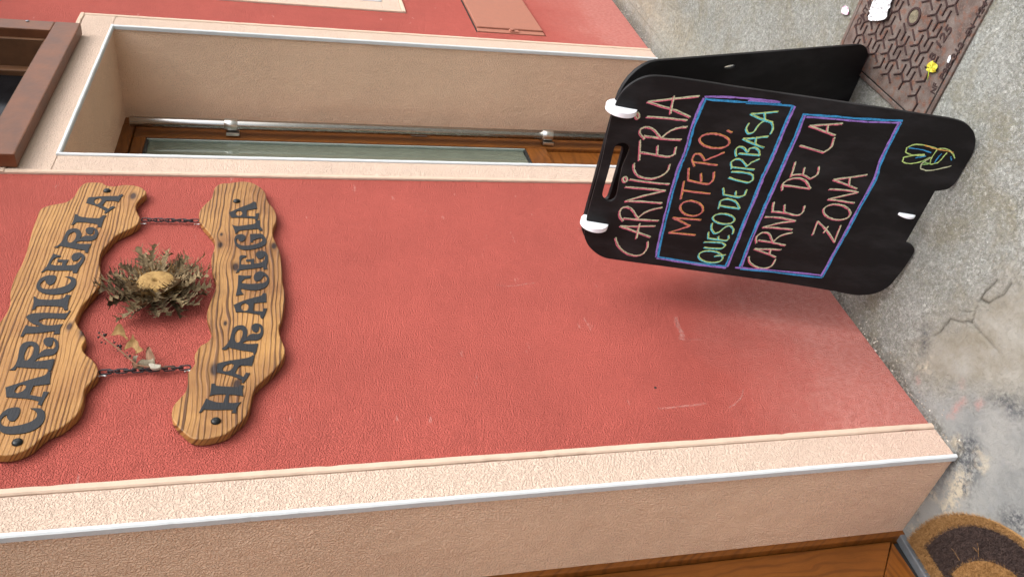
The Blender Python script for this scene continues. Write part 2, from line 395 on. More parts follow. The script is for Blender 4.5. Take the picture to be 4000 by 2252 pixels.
    for nm, arr in (('zone', (f_c, f_s, tan)), ('mark', (crack, blot, foot)), ('drip', (paint, cream, cream*0))):
        at = me.attributes.new(nm, 'FLOAT_COLOR', 'POINT')
        at.data.foreach_set('color', np.stack([*arr, np.ones_like(Xf)], -1).astype(np.float32).ravel())
    t = NT('street_concrete'); P = t.n('NewGeometry').outputs['Position']
    zone, mark, drip = (t.xyz(t.attr(a).outputs['Vector']) for a in ('zone', 'mark', 'drip'))
    big = t.noise(P, 3.2, 5., .6)
    v1 = t.n('TexVoronoi', _feature='F1'); t.set(v1.inputs['Vector'], t.mix(.12, P, t.noise(P, 90., 3.))); v1.inputs['Scale'].default_value = 150.
    v1.inputs['Scale'].default_value = 120.
    stone_r = t.xyz(v1.outputs['Color'])[0]; stone_d = v1.outputs['Distance']
    isst = t.math('MULTIPLY', t.ramp(stone_r, [(.38, 0.), (.44, 1.)]), t.ramp(stone_d, [(.40, 1.), (.55, 0.)]))
    v2 = t.n('TexVoronoi', _feature='F1'); t.set(v2.inputs['Vector'], P); v2.inputs['Scale'].default_value = 250.
    st2 = t.math('MULTIPLY', t.ramp(t.xyz(v2.outputs['Color'])[1], [(.5, 0.), (.6, 1.)]), t.ramp(v2.outputs['Distance'], [(.3, 1.), (.45, 0.)]))
    matrix = t.mix(t.ramp(big, [(.36, 0.), (.64, 1.)]), lin(126, 127, 118), lin(158, 159, 153))
    moss = t.ramp(t.noise(P, 7., 4., .6), [(.5, 0.), (.68, 1.)])
    matrix = t.mix(t.math('MULTIPLY', moss, .5), matrix, lin(116, 112, 86))
    fine = t.noise(P, 420., 3., .7); mid = t.noise(P, 70., 4., .65)
    matrix = t.mix(t.math('MULTIPLY', t.ramp(mid, [(.35, 1.), (.6, 0.)]), .4), matrix, lin(112, 110, 100))
    mot = t.noise(P, 105., 3., .6, .6)
    matrix = t.mix(t.math('MULTIPLY', t.ramp(mot, [(.34, 1.), (.50, 0.)]), .62), matrix, lin(92, 92, 82))
    stc = t.mix(t.xyz(v1.outputs['Color'])[1], lin(204, 206, 202), lin(172, 171, 164))
    rough = t.mix(t.math('MULTIPLY', isst, .85), matrix, stc)
    rough = t.mix(t.math('MULTIPLY', st2, .4), rough, lin(200, 199, 194))
    rough = t.mix(t.math('MULTIPLY', t.ramp(mot, [(.54, 0.), (.64, 1.)]), .45), rough, lin(198, 198, 192))
    v3 = t.n('TexVoronoi', _feature='F1'); t.set(v3.inputs['Vector'], t.mix(.1, P, t.noise(P, 60., 2.))); v3.inputs['Scale'].default_value = 62.
    st3 = t.math('MULTIPLY', t.ramp(t.xyz(v3.outputs['Color'])[2], [(.62, 0.), (.66, 1.)]), t.ramp(v3.outputs['Distance'], [(.22, 1.), (.34, 0.)]))
    rough = t.mix(t.math('MULTIPLY', st3, .75), rough, t.mix(t.xyz(v3.outputs['Color'])[0], lin(214, 214, 208), lin(150, 143, 128)))
    stn = t.ramp(t.noise(P, 5.5, 5., .65, .5), [(.47, 0.), (.62, 1.)])
    rough = t.mix(t.math('MULTIPLY', stn, .38), rough, lin(128, 118, 92))
    rough = t.mix(t.math('MULTIPLY', zone[2], .7), rough, lin(180, 168, 146))
    cem = t.mix(t.ramp(t.noise(P, 9., 5., .65), [(.35, 0.), (.65, 1.)]), lin(132, 134, 133), lin(154, 154, 150))
    cem = t.mix(t.math('MULTIPLY', t.ramp(fine, [(.5, 0.), (.62, 1.)]), .3), cem, lin(140, 138, 132))
    cem = t.mix(t.math('MULTIPLY', t.ramp(t.noise(P, 26., 4., .7), [(.56, 0.), (.66, 1.)]), .4), cem, lin(140, 142, 144))
    scr = t.mix(t.ramp(t.noise(P, 14., 5., .65), [(.35, 0.), (.65, 1.)]), lin(136, 130, 116), lin(158, 155, 146))
    scr = t.mix(t.math('MULTIPLY', t.ramp(t.noise(P, 55., 4., .7), [(.55, 0.), (.63, 1.)]), .45), scr, lin(150, 148, 142))
    c = t.mix(zone[1], rough, scr); c = t.mix(zone[0], c, cem)
    grain = t.ramp(t.noise(P, 120., 4., .7), [(.36, 0.), (.56, 1.)])
    c = t.mix(t.math('MULTIPLY', t.math('MULTIPLY', mark[1], grain), .92), c, lin(78, 80, 84))
    c = t.mix(t.math('MULTIPLY', t.math('MULTIPLY', drip[1], t.ramp(mid, [(.4, 0.), (.55, 1.)])), .85), c, lin(196, 184, 162))
    c = t.mix(t.math('MULTIPLY', t.math('MULTIPLY', drip[0], t.ramp(mid, [(.35, .25), (.6, 1.)])), .6), c, lin(190, 130, 122))
    c = t.mix(t.math('MULTIPLY', t.math('MULTIPLY', mark[2], grain), .85), c, lin(72, 68, 60))
    c = t.mix(t.math('MULTIPLY', mark[0], .95), c, lin(62, 58, 48))
    sm = t.math('SUBTRACT', 1., t.math('MULTIPLY', t.math('MAXIMUM', zone[0], zone[1]), .85))
    h = t.math('ADD', t.math('MULTIPLY', t.math('ADD', isst, t.math('MULTIPLY', st2, .6)), t.math('MULTIPLY', sm, 1.)), t.math('MULTIPLY', t.math('ADD', fine, mid), .5))
    c = t.mix(1., c, (.90, .915, .92), 'MULTIPLY')
    o = link('ground', me, t.done(c, .93, t.bump(h, .0022), spec=.2), None, None, True)
    prop(o, kind='structure'); return o
GROUND = ground()

# ------------------------------------------------------------------ house front
XA, XAB, XBLB, XBL, XBR, XBRB, ZL = 1.0132, 1.1189, 2.2522, 2.3599, 3.3864, 3.5064, 2.1365
house = empty('house_facade', (1.68, .2, -.05), 'red rendered house front with cream door surrounds and brown doors', 'building')
def wall_mesh(name, xs, zs, holes, y0, y1):
    xs = sorted(set(xs)); zs = sorted(set(zs)); keep = {}
    for i in range(len(xs)-1):
        for k in range(len(zs)-1):
            cx, cz = (xs[i]+xs[i+1])/2, (zs[k]+zs[k+1])/2
            keep[i, k] = not any(a < cx < b and c < cz < d for a, b, c, d in holes)
    V = []; Fc = []; ix = {}
    def vi(i, k, y):
        key = (i, k, y)
        if key not in ix: ix[key] = len(V); V.append((xs[i], y, zs[k]))
        return ix[key]
    for (i, k), ok in keep.items():
        if not ok: continue
        Fc.append((vi(i, k, y0), vi(i+1, k, y0), vi(i+1, k+1, y0), vi(i, k+1, y0)))
        Fc.append((vi(i, k, y1), vi(i, k+1, y1), vi(i+1, k+1, y1), vi(i+1, k, y1)))
        for di, dk, e in ((-1, 0, ((i, k), (i, k+1))), (1, 0, ((i+1, k+1), (i+1, k))), (0, -1, ((i+1, k), (i, k))), (0, 1, ((i, k+1), (i+1, k+1)))):
            if not keep.get((i+di, k+dk), False):
                (a, b), (c, d) = e; Fc.append((vi(a, b, y0), vi(c, d, y0), vi(c, d, y1), vi(a, b, y1)))
    return mesh(name, V, Fc)
g = .012
holes = [(0.0-g, XA+g, -2, 2.25+g), (XBL-g, XBR+g, -2, ZL+g), (2.36, 3.19, 2.33, 3.3), (3.90-g, 4.9+g, 1.06-g, 2.3+g), (3.595, 4.17, .325, .658)]
xs = [-4, 9]+[h[0] for h in holes]+[h[1] for h in holes]; zs = [-1.2, 6.5]+[z for h in holes for z in h[2:] if z > -1]
link('wall', wall_mesh('wall', xs, zs, holes, 0., .55), m_red, house)

box('shade_overhang', (-4, -.85, 3.55), (9, -.0006, 3.70), plainmat('shade_overhang_plaster', lin(215, 205, 190), .8), house, .01)  # unseen overhang above the view, added to darken the upper wall
# door surrounds: textured cream band, smooth edging strip, white corner bead, deep reveal
def surround(x0, x1, b0, b1, z1, bz, sides='LR', zlow=-1., name='door_surround', depth=.38):
    "opening x0..x1 up to z1, band out to b0..b1, bz"
    e = .017
    S = empty(name, ((x0+x1)/2, 0, 0)); S.parent = house; S.matrix_parent_inverse = Matrix.Identity(4)
    S.matrix_local = WM[house.name].inverted() @ WM[S.name]
    if 'L' in sides:
        box('band', (b0+e, -.005, zlow), (x0, .006, z1), m_cream, S)
        box('edging', (b0, -.0085, zlow), (b0+e, .006, bz-e), m_edge, S, .004)
        box('corner_bead', (x0-.005, -.0115, zlow), (x0+.006, .004, z1+.004), m_bead, S, .004)
        box('reveal', (x0-g, .0042, zlow), (x0, depth, z1), m_reveal_lit, S)
    if 'R' in sides:
        box('band', (x1, -.005, zlow), (b1-e, .006, z1), m_cream, S)
        box('edging', (b1-e, -.0085, zlow), (b1, .006, bz-e), m_edge, S, .004)
        box('corner_bead', (x1-.006, -.0115, zlow), (x1+.005, .004, z1+.004), m_bead, S, .004)
        box('reveal', (x1, .0042, zlow), (x1+g, depth, z1), m_reveal_lit, S)
    if z1 < 5:
        box('band', (b0+e, -.005, z1), (b1-e, .006, bz-e), m_cream, S)
        box('edging', (b0, -.0085, bz-e), (b1, .006, bz), m_edge, S, .004)
        box('corner_bead', (x0-.005, -.0118, z1-.006), (x1+.005, .004, z1+.005), m_bead, S, .004)
        box('soffit', (x0, .0042, z1), (x1, depth, z1+g), m_reveal_lit, S)
    return S
surround(0.0, XA, -.106, XAB, 2.25, 2.36)
surround(XBL, XBR, XBLB, XBRB, ZL, 2.268)
W2 = surround(3.90, 4.9, 3.776, 5.024, 2.3, 2.424, zlow=1.06, name='window_surround', depth=.16)
box('band', (3.776+.017, -.005, .955+.017), (5.024-.017, .006, 1.06), m_cream, W2)
box('edging', (3.776, -.0085, .955), (5.024, .006, .955+.017), m_edge, W2, .004)
box('edging', (3.776, -.0084, .955+.017), (3.776+.017, .006, 1.0605), m_edge, W2, .004)
box('corner_bead', (3.895, -.0118, 1.055), (4.905, .004, 1.066), m_bead, W2, .004)
box('sill', (3.90-g, .0042, 1.06-g), (4.9+g, .16, 1.06), m_reveal_lit, W2)
m_glassd = plainmat('dark_glass', (.006, .006, .007), .12, 0., vary=.3, spec=.12)
WN = empty('window', (4.4, .17, 1.6)); WN.parent = house; WN.matrix_local = WM[house.name].inverted() @ WM[WN.name]
box('pane', (3.96, .19, 1.12), (4.84, .196, 2.24), m_glassd, WN)
for lo, hi in (((3.9, .165, 1.06), (3.96, .22, 2.3)), ((4.84, .165, 1.06), (4.9, .22, 2.3)), ((3.96, .165, 1.06), (4.84, .22, 1.12)), ((3.96, .165, 2.24), (4.84, .22, 2.3))):
    box('frame', lo, hi, m_bead, WN, .003)

# wooden framed window over the second door
WW = empty('window', (2.775, 0, 2.22)); WW.parent = house; WW.matrix_local = WM[house.name].inverted() @ WM[WW.name]
X0, X1, Z0 = 2.272, 3.278, 2.222
box('frame_board', (X0, -.052, Z0), (X1, -.009, Z0+.085), m_winwood, WW, .004)
box('frame_board', (X0, -.0515, Z0+.0855), (X0+.085, -.0005, 3.4), m_winwood, WW, .004)
box('frame_board', (X1-.085, -.0515, Z0+.0855), (X1, -.0005, 3.4), m_winwood, WW, .004)
box('frame_board', (X0+.086, -.0515, 3.31), (X1-.086, -.0005, 3.4), m_winwood, WW, .004)
m_sash = plainmat('sash_wood', lin(92, 62, 40), .5, bump=.0004, vary=.2)
box('lining', (X0+.088, -.02, Z0+.09), (X1-.088, .14, Z0+.108), m_sash, WW, .002)
box('lining', (X1-.106, -.02, Z0+.1085), (X1-.088, .14, 3.28), m_sash, WW, .002)
box('lining', (X0+.088, -.02, Z0+.1085), (X0+.106, .14, 3.28), m_sash, WW, .002)
for lo, hi in (((X0+.107, .08, Z0+.1085), (X1-.107, .13, Z0+.15)), ((X1-.15, .08, Z0+.1505), (X1-.107, .13, 3.27)), ((X0+.107, .08, Z0+.1505), (X0+.15, .13, 3.27))):
    box('sash', lo, hi, m_sash, WW, .004)
box('pane', (X0+.15, .10, Z0+.15), (X1-.15, .106, 3.27), m_glassd, WW)
c_ = revolve('screw', [(.006, 0), (.006, .002), (.003, .0035)], 12)
q = wall((107, 83), -.052); link('screw', c_, m_alu, WW, Matrix.Translation(Vector(q)) @ Matrix.Rotation(rad(90), 4, 'X'))

# meter box with its plastic door
MB = empty('meter_box', (3.88, 0, .49)); MB.parent = house; MB.matrix_local = WM[house.name].inverted() @ WM[MB.name]
box('box_frame', (3.596, .006, .326), (4.169, .10, .657), m_black, MB)
box('box_door', (3.640, -.011, .334), (4.166, .0055, .648), m_boxdoor, MB, .004)
box('hinge_rail', (3.599, -.004, .332), (3.6385, .0052, .650), m_boxdoor, MB, .003)
box('latch_plate', (3.606, -.009, .455), (3.634, -.0043, .500), m_boxdoor, MB, .002)
link('latch_knob', revolve('latch_knob', [(.010, 0), (.010, .006), (.006, .008)], 16), m_boxdoor, MB, Matrix.Translation((3.62, -.0092, .487)) @ Matrix.Rotation(rad(90), 4, 'X'))

# front door on the left: oak foil leaf, frame, seal, threshold
DA = empty('door', (.5, .34, 0)); DA.parent = house; DA.matrix_local = WM[house.name].inverted() @ WM[DA.name]
def zA(x): return gz(x, .33)
box('frame', (XA-.014, .270, -.06), (XA+.011, .40, 2.25), m_doorwood, DA, .004)
def leaf_piece(name, pts, y0, y1, m, bev=.003):
    f = Frame((0, y1, 0), (1, 0, 0), (0, -1, 0))
    me = plate_mesh(name, [[(p[0]-pts[0][0], p[1]-pts[0][1]) for p in pts]], y1-y0, bev)
    mw = Matrix.Identity(4)
    mw[0][0], mw[1][0], mw[2][0] = 1, 0, 0; mw[0][1], mw[1][1], mw[2][1] = 0, 0, 1; mw[0][2], mw[1][2], mw[2][2] = 0, -1, 0
    mw.translation = (pts[0][0], y1, pts[0][1]); return link(name, me, m, DA, mw)
lx, lz = XA-.016, .045
leaf_piece('stile', [(lx, lz), (lx, 2.2), (lx-.115, 2.1), (lx-.115, lz+.105)], .286, .34, m_doorwood)
leaf_piece('bottom_rail', [(lx-.001, lz-.0012), (lx-.116, lz+.1035), (.13, lz+.1035), (.02, lz-.0012)], .286, .34, m_doorwoodx)
box('panel', (.12, .300, lz+.09), (lx-.1, .33, 2.12), m_doorwood, DA, .003)
box('seal', (.0, .294, -.05), (XA-.02, .336, lz-.003), m_black, DA)
th = box_mesh('threshold', (-.52, -.0105, -.03), (.512, .0125, .017), .003)
link('threshold', th, m_alu, DA, Matrix.Translation((.5, .281, gz(.5, .281))) @ Matrix.Rotation(math.atan(-GS), 4, 'Y'))

q = wall((2560, 1513)); link('plug_hole', revolve('plug_hole', [(.0035, 0), (.0035, .0006)], 12), m_black, house, Matrix.Translation(Vector(q)) @ Matrix.Rotation(rad(90), 4, 'X'))
# second door: half glazed, beyond the deep reveal
DB = empty('door', (2.87, .38, -.1)); DB.parent = house; DB.matrix_local = WM[house.name].inverted() @ WM[DB.name]
yb = .378
box('frame', (XBR-.062, yb, -.4), (XBR+.011, yb+.07, ZL), m_doorwood, DB, .004)
box('frame', (XBL-.011, yb, -.4), (XBL+.06, yb+.07, ZL), m_doorwood, DB, .004)
box('frame', (XBL+.061, yb, ZL-.045), (XBR-.061, yb+.07, ZL+.011), m_doorwoodx, DB, .004)
sx0, sx1 = 3.232, 3.322
box('stile', (sx0, yb+.006, -.16), (sx1, yb+.06, ZL-.048), m_doorwood, DB, .006)
box('stile', (2.424, yb+.006, -.16), (2.53, yb+.06, ZL-.048), m_doorwood, DB, .006)
box('rail', (2.531, yb+.0055, .355), (sx0-.001, yb+.06, .452), m_doorwoodx, DB, .006)
box('rail', (2.531, yb+.0055, 2.04), (sx0-.001, yb+.06, ZL-.049), m_doorwoodx, DB, .006)
box('rail', (2.531, yb+.0055, -.16), (sx0-.001, yb+.06, -.02), m_doorwoodx, DB, .006)
box('panel', (2.532, yb+.022, -.015), (sx0-.002, yb+.05, .350), m_doorwoodx, DB, .004)
m_rub = plainmat('glazing_rubber', (.02, .022, .022), .5)
m_gb = plainmat('grey_glazing_bead', lin(150, 162, 158), .3)
for lo, hi, mm in (((sx0-.0045, yb+.010, .456), (sx0-.001, yb+.05, 2.037), m_rub), ((sx0-.0105, yb+.0095, .456), (sx0-.005, yb+.05, 2.037), m_gb),
                   ((2.531, yb+.010, .4525), (sx0-.0108, yb+.05, .462), m_rub), ((2.531, yb+.010, 2.030), (sx0-.0108, yb+.05, 2.0395), m_rub)):
    box('glazing_bead', lo, hi, mm, DB)
tg = NT('door_glass'); gl = tg.n('BsdfGlossy'); gl.inputs['Roughness'].default_value = .03; gl.inputs['Color'].default_value = (.9, .95, .92, 1)
tr = tg.n('BsdfTransparent'); tr.inputs[0].default_value = (.94, .96, .94, 1); fr = tg.n('Fresnel'); fr.inputs[0].default_value = 1.5
mx = tg.n('MixShader'); tg.t.links.new(tg.math('MULTIPLY', tg.math('ADD', fr.outputs[0], .03), tg.math('SUBTRACT', 1., tg.n('NewGeometry').outputs['Backfacing'])), mx.inputs[0]); tg.t.links.new(tr.outputs[0], mx.inputs[1]); tg.t.links.new(gl.outputs[0], mx.inputs[2])
tg.t.links.new(mx.outputs[0], tg.out.inputs['Surface'])
box('glass_pane', (2.531, yb+.014, .463), (sx0-.0108, yb+.019, 2.0295), tg.mat, DB)
box('blind', (2.533, yb+.0205, .465), (sx0-.0122, yb+.024, 2.028), plainmat('pale_blind', lin(112, 114, 104), .8, vary=.05), DB)
q = wall((1640, 534), yb-.004)
box('hinge', (3.305, yb-.010, q[2]-.035), (3.322, yb+.004, q[2]+.035), m_bead, DB, .002)

# steel pole standing in the doorway
pc = (3.272, .338)
pole = empty('steel_pole', (pc[0], pc[1], gz(*pc)), 'brushed steel pole with two pipe clamps standing in the recessed doorway', 'pole')
zt = 2.1
link('tube', tube_mesh('tube', [(0, 0, -.02-gz(*pc)*0), (0, 0, zt-gz(*pc)-.004), (0, 0, zt-gz(*pc))], [.021, .021, .019], 28), m_steel, pole, Matrix.Translation((pc[0], pc[1], gz(*pc))), True)
m_clamp = plainmat('zinc_clamp', (.6, .6, .58), .3, 1., vary=.1)
for px in ((902, 493), (2136, 527)):
    z = wall(px, pc[1])[2]
    cl = empty('clamp', (pc[0], pc[1], z)); cl.parent = pole; cl.matrix_local = WM[pole.name].inverted() @ WM[cl.name]
    link('ring', revolve('ring', [(.0225, -.026), (.0245, -.025), (.0245, .025), (.0225, .026)], 28), m_clamp, cl, Matrix.Translation((pc[0], pc[1], z)), True)
    box('foot_plate', (pc[0]-.028, pc[1]+.0245, z-.032), (pc[0]+.028, yb-.001, z+.02), m_clamp, cl, .003)

# ------------------------------------------------------------------ carved wooden signs
YS = -.023
SF = Frame((1.65, YS, 1.8), (1, 0, 0), (0, -1, 0))
cA, cB = crop(0, 650, 2.41667), crop(0, 1250, 2.41667); e1, e2 = crop(600, 650, 2.41667), crop(600, 1250, 2.41667)
c1, c2, c3, c4 = crop(200, 740, 4.8333), crop(100, 980, 4.8333), crop(0, 1220, 4.8333), crop(0, 1500, 4.8333)
d1, d2, d3, d4 = crop(850, 760, 4.8333), crop(850, 1040, 4.8333), crop(750, 1250, 4.8333), crop(740, 1440, 4.8333)
out1 = cA([(830, 150), (960, 152), (1000, 175), (1075, 185), (1180, 172), (1300, 185), (1372, 225), (1378, 258), (1330, 300), (1290, 350), (1282, 395), (1305, 450), (1325, 505), (1270, 565), (1105, 645), (1030, 720), (960, 800), (937, 880), (945, 960), (955, 1080), (920, 1150), (840, 1240), (780, 1310), (740, 1390)]) \
  + cB([(716, 0), (740, 60), (790, 120), (808, 180), (776, 250), (800, 310), (870, 370), (915, 430), (925, 490), (900, 540), (840, 600), (802, 650), (785, 760), (740, 870), (660, 950), (560, 1020), (450, 1065), (380, 1120), (300, 1190), (200, 1240), (100, 1268), (0, 1272), (-110, 1260), (-230, 1180), (-300, 1050), (-310, 880), (-260, 700), (-230, 520), (-150, 330), (-100, 180), (-60, 80)]) \
  + cA([(10, 1450), (60, 1380), (95, 1290), (95, 1200), (110, 1120), (150, 1020), (200, 930), (250, 800), (280, 690), (310, 580), (350, 480), (370, 420), (420, 380), (520, 355), (620, 335), (690, 290), (740, 210), (785, 165)])
out2 = e1([(585, 190), (640, 160), (720, 155), (830, 140), (920, 150), (1000, 190), (1050, 240), (1065, 290), (1085, 340), (1130, 390), (1160, 460), (1160, 510), (1130, 580), (1130, 660), (1160, 730), (1190, 800), (1205, 900), (1215, 1000), (1215, 1080), (1235, 1170), (1240, 1260), (1225, 1360)]) \
  + e2([(1208, 0), (1185, 60), (1190, 130), (1215, 200), (1240, 270), (1230, 340), (1190, 410), (1120, 490), (1030, 570), (960, 640), (930, 720), (900, 850), (850, 930), (760, 1010), (680, 1070), (560, 1105), (450, 1120), (360, 1110), (290, 1060), (210, 980), (170, 900), (190, 800), (240, 740), (300, 670), (320, 590), (325, 490), (360, 450), (390, 400), (385, 340), (400, 300), (440, 240), (510, 200), (545, 140), (530, 60), (510, 0)]) \
  + e1([(500, 1400), (520, 1320), (545, 1250), (580, 1160), (590, 1100), (565, 1030), (545, 930), (550, 840), (575, 760), (570, 690), (520, 620), (460, 550), (430, 490), (435, 420), (490, 350), (545, 300), (560, 250)])
L1 = [  # C A R N I C E R I A : outline, holes
 (c4, [(565,462),(660,455),(740,458),(800,480),(845,540),(850,630),(820,720),(740,810),(620,880),(480,925),(330,945),(180,950),(80,930),(0,880),(-50,800),(-50,700),(0,600),(60,530),(150,470),(240,445),(340,440),(380,460),(380,530),(340,630),(280,695),(220,705),(160,675),(130,620),(130,580),(70,620),(20,690),(30,760),(90,795),(200,800),(380,775),(560,720),(660,660),(700,600),(690,540),(640,490)], []),
 (c4, [(945,2),(630,40),(565,205),(785,248),(820,145),(930,152),(850,280),(780,412),(710,380),(738,330),(560,285),(300,262),(120,248),(105,65),(380,-23),(600,-93),(840,-163),(910,-238),(958,-235)], [[(430,15),(490,30),(490,70),(420,140),(330,175),(280,150),(300,95),(360,35)]]),
 (c3, [(170,1090),(240,1050),(300,970),(345,830),(370,690),(420,600),(500,560),(590,550),(680,575),(735,640),(745,700),(728,800),(790,740),(860,700),(930,695),(1000,695),(1040,660),(1045,600),(1020,540),(1005,530),(1000,580),(980,630),(930,655),(880,640),(830,590),(820,540),(850,490),(920,475),(1000,480),(1070,520),(1105,580),(1105,680),(1060,770),(980,815),(860,830),(760,850),(700,885),(655,925),(760,920),(900,900),(1028,878),(1000,1010),(962,1108),(915,1108),(915,1075),(870,1065),(700,1060),(500,1050),(320,1035),(285,1095)], [[(580,630),(625,650),(638,710),(610,800),(560,870),(490,920),(460,890),(460,820),(490,730),(530,660)]]),
 (c3, [(495,95),(530,55),(600,30),(720,15),(900,12),(1100,22),(1230,20),(1275,10),(1303,-30),(1338,-25),(1280,60),(1230,135),(1130,125),(980,118),(830,125),(745,150),(740,175),(790,220),(880,248),(990,248),(1100,235),(1190,220),(1140,300),(1130,410),(1022,415),(1035,355),(960,365),(820,385),(640,400),(480,405),(440,460),(385,462),(430,360),(490,240),(560,262),(650,272),(770,268),(620,215),(540,155)], []),
 (c2, [(145,868),(180,868),(210,895),(260,915),(400,925),(560,922),(690,905),(745,870),(755,835),(855,838),(815,940),(800,1030),(798,1120),(725,1120),(715,1075),(690,1062),(560,1048),(400,1042),(260,1045),(195,1060),(185,1105),(115,1125),(145,1030),(152,930)], []),
 (c2, [(740,490),(830,490),(900,505),(950,545),(960,600),(940,670),(890,730),(820,780),(740,805),(620,825),(500,830),(380,815),(280,780),(215,720),(205,660),(235,580),(290,520),(370,480),(460,465),(540,465),(580,490),(580,540),(540,610),(480,650),(430,640),(385,600),(370,555),(330,575),(280,630),(285,680),(330,715),(430,725),(560,715),(700,685),(800,640),(850,590),(850,550),(810,515)], []),
 (c2, [(530,55),(590,80),(670,95),(660,120),(600,125),(545,150),(500,200),(475,258),(560,278),(685,278),(695,215),(620,215),(600,190),(615,165),(740,172),(815,172),(760,275),(870,275),(960,255),(1025,195),(1062,125),(1042,113),(1012,158),(960,190),(910,195),(875,165),(868,110),(910,55),(980,38),(1060,50),(1115,100),(1118,150),(1080,235),(1020,320),(970,425),(890,420),(885,375),(740,375),(560,378),(390,368),(320,412),(290,408),(395,300),(450,190),(500,100)], []),
 (c1, [(50,1095),(130,1060),(215,965),(260,860),(300,790),(370,750),(470,740),(540,775),(572,840),(570,890),(545,935),(600,895),(680,878),(760,880),(810,860),(828,820),(817,775),(802,770),(795,815),(770,850),(730,858),(680,835),(650,785),(670,740),(730,718),(800,725),(860,760),(888,820),(880,870),(850,930),(780,970),(700,980),(600,978),(520,985),(465,1012),(560,1035),(765,1030),(720,1110),(690,1205),(640,1195),(640,1155),(500,1135),(350,1105),(160,1070),(115,1112)], [[(430,805),(468,830),(470,890),(430,970),(375,1010),(325,1010),(305,960),(320,890),(360,840)]]),
 (c1, [(450,470),(490,480),(540,515),(640,535),(760,545),(890,548),(945,535),(965,497),(1045,497),(1000,565),(970,640),(945,725),(885,715),(880,680),(850,660),(740,640),(600,625),(470,628),(440,660),(400,675),(378,672),(415,600),(440,500)], []),
 (c1, [(715,155),(860,145),(1000,135),(1270,130),(1330,92),(1365,112),(1320,160),(1275,245),(1190,225),(1040,222),(960,312),(1080,372),(1150,320),(1215,335),(1030,462),(1000,450),(1022,410),(870,325),(660,262),(695,170)], [[(815,230),(830,195),(885,175),(940,180),(955,215),(920,255),(870,285),(830,270)]])]
def circ(c, r, ry): return ell(c, r, ry, 12)
L2 = [  # H A R A T E G I A
 (d4, [(415,282),(485,285),(500,325),(640,335),(800,345),(920,350),(945,310),(1030,318),(1005,400),(1015,520),(900,500),(750,490),(735,645),(840,648),(980,628),(920,700),(885,780),(885,842),(800,838),(825,775),(700,775),(500,780),(270,770),(230,820),(180,832),(210,770),(270,660),(315,560),(400,600),(520,635),(635,645),(690,488),(560,485),(460,495),(380,520),(400,420)], []),
 (d3, [(475,825),(600,790),(760,760),(920,738),(1080,705),(1148,664),(1186,672),(1130,870),(1020,860),(915,862),(870,900),(815,1010),(900,1040),(970,1075),(1015,995),(1100,1000),(1050,1090),(970,1195),(930,1180),(950,1140),(820,1080),(660,1030),(470,990)], [[(750,822),(785,845),(770,900),(710,955),(630,972),(580,950),(590,900),(660,845)]]),
 (d3, [(560,543),(640,480),(710,370),(740,260),(770,180),(830,120),(920,100),(990,115),(1040,180),(1045,250),(1030,340),(1080,285),(1150,262),(1240,265),(1285,250),(1297,190),(1282,130),(1267,125),(1262,180),(1240,225),(1200,238),(1150,210),(1122,150),(1140,95),(1200,65),(1270,75),(1330,120),(1348,200),(1330,300),(1270,370),(1190,388),(1080,388),(1000,405),(955,440),(1060,455),(1250,448),(1215,600),(1190,660),(1160,650),(1150,610),(1080,595),(960,580),(820,550),(685,515),(655,560),(600,565)], [[(905,180),(945,200),(955,260),(930,350),(890,420),(840,430),(810,380),(808,300),(830,230),(870,190)]]),
 (d2, [(300,735),(430,675),(560,630),(700,590),(820,560),(855,510),(920,515),(922,685),(800,690),(690,705),(670,845),(750,850),(855,855),(860,800),(935,795),(890,930),(850,995),(810,970),(800,920),(640,890),(500,870),(345,870),(325,800)], [circ((515,775),75,72)]),
 (d2, [(390,170),(500,182),(632,180),(610,232),(520,238),(460,290),(450,320),(560,335),(700,335),(820,325),(900,300),(930,255),(920,210),(870,180),(850,220),(800,270),(740,290),(695,265),(682,210),(710,140),(770,105),(840,105),(920,150),(970,230),(965,320),(910,400),(820,440),(700,460),(580,450),(440,425),(450,480),(492,535),(430,545),(342,560),(375,400),(385,300)], []),
 (d1, [(435,1150),(545,1155),(530,1190),(470,1205),(440,1260),(440,1325),(540,1328),(630,1320),(620,1270),(545,1270),(530,1235),(690,1215),(690,1310),(790,1295),(865,1260),(892,1200),(888,1138),(870,1190),(820,1220),(760,1210),(720,1150),(725,1110),(770,1072),(860,1072),(920,1100),(950,1170),(950,1260),(930,1350),(942,1415),(865,1415),(860,1375),(740,1395),(560,1415),(415,1433),(400,1473),(345,1485),(370,1423),(400,1400),(410,1250),(410,1180)], []),
 (d1, [(610,752),(800,745),(850,760),(905,830),(925,900),(890,960),(800,1005),(690,1035),(560,1050),(450,1040),(360,985),(320,910),(315,840),(350,780),(420,755),(490,760),(530,800),(515,860),(470,895),(420,885),(388,845),(374,830),(350,870),(380,930),(450,965),(540,970),(660,955),(780,920),(840,880),(845,845),(810,825),(740,845),(670,870),(665,905),(620,910),(615,830)], []),
 (d1, [(270,570),(310,590),(400,600),(550,580),(680,560),(725,530),(716,490),(748,492),(765,490),(800,490),(805,600),(845,660),(840,692),(800,685),(760,650),(640,665),(500,675),(400,695),(370,725),(335,748),(320,690),(300,630)], []),
 (d1, [(215,345),(340,290),(480,230),(600,185),(680,140),(718,145),(750,268),(660,285),(555,305),(550,410),(640,415),(715,420),(715,365),(780,350),(770,430),(748,484),(720,478),(690,460),(550,445),(400,440),(260,442),(240,400)], [circ((405,360),62,50)])]
m_letter = NT('black_letter_paint'); P_ = m_letter.tc.outputs['Object']
_st = m_letter.noise(m_letter.map(P_, (20, 260, 1)), 1., 4., .7)
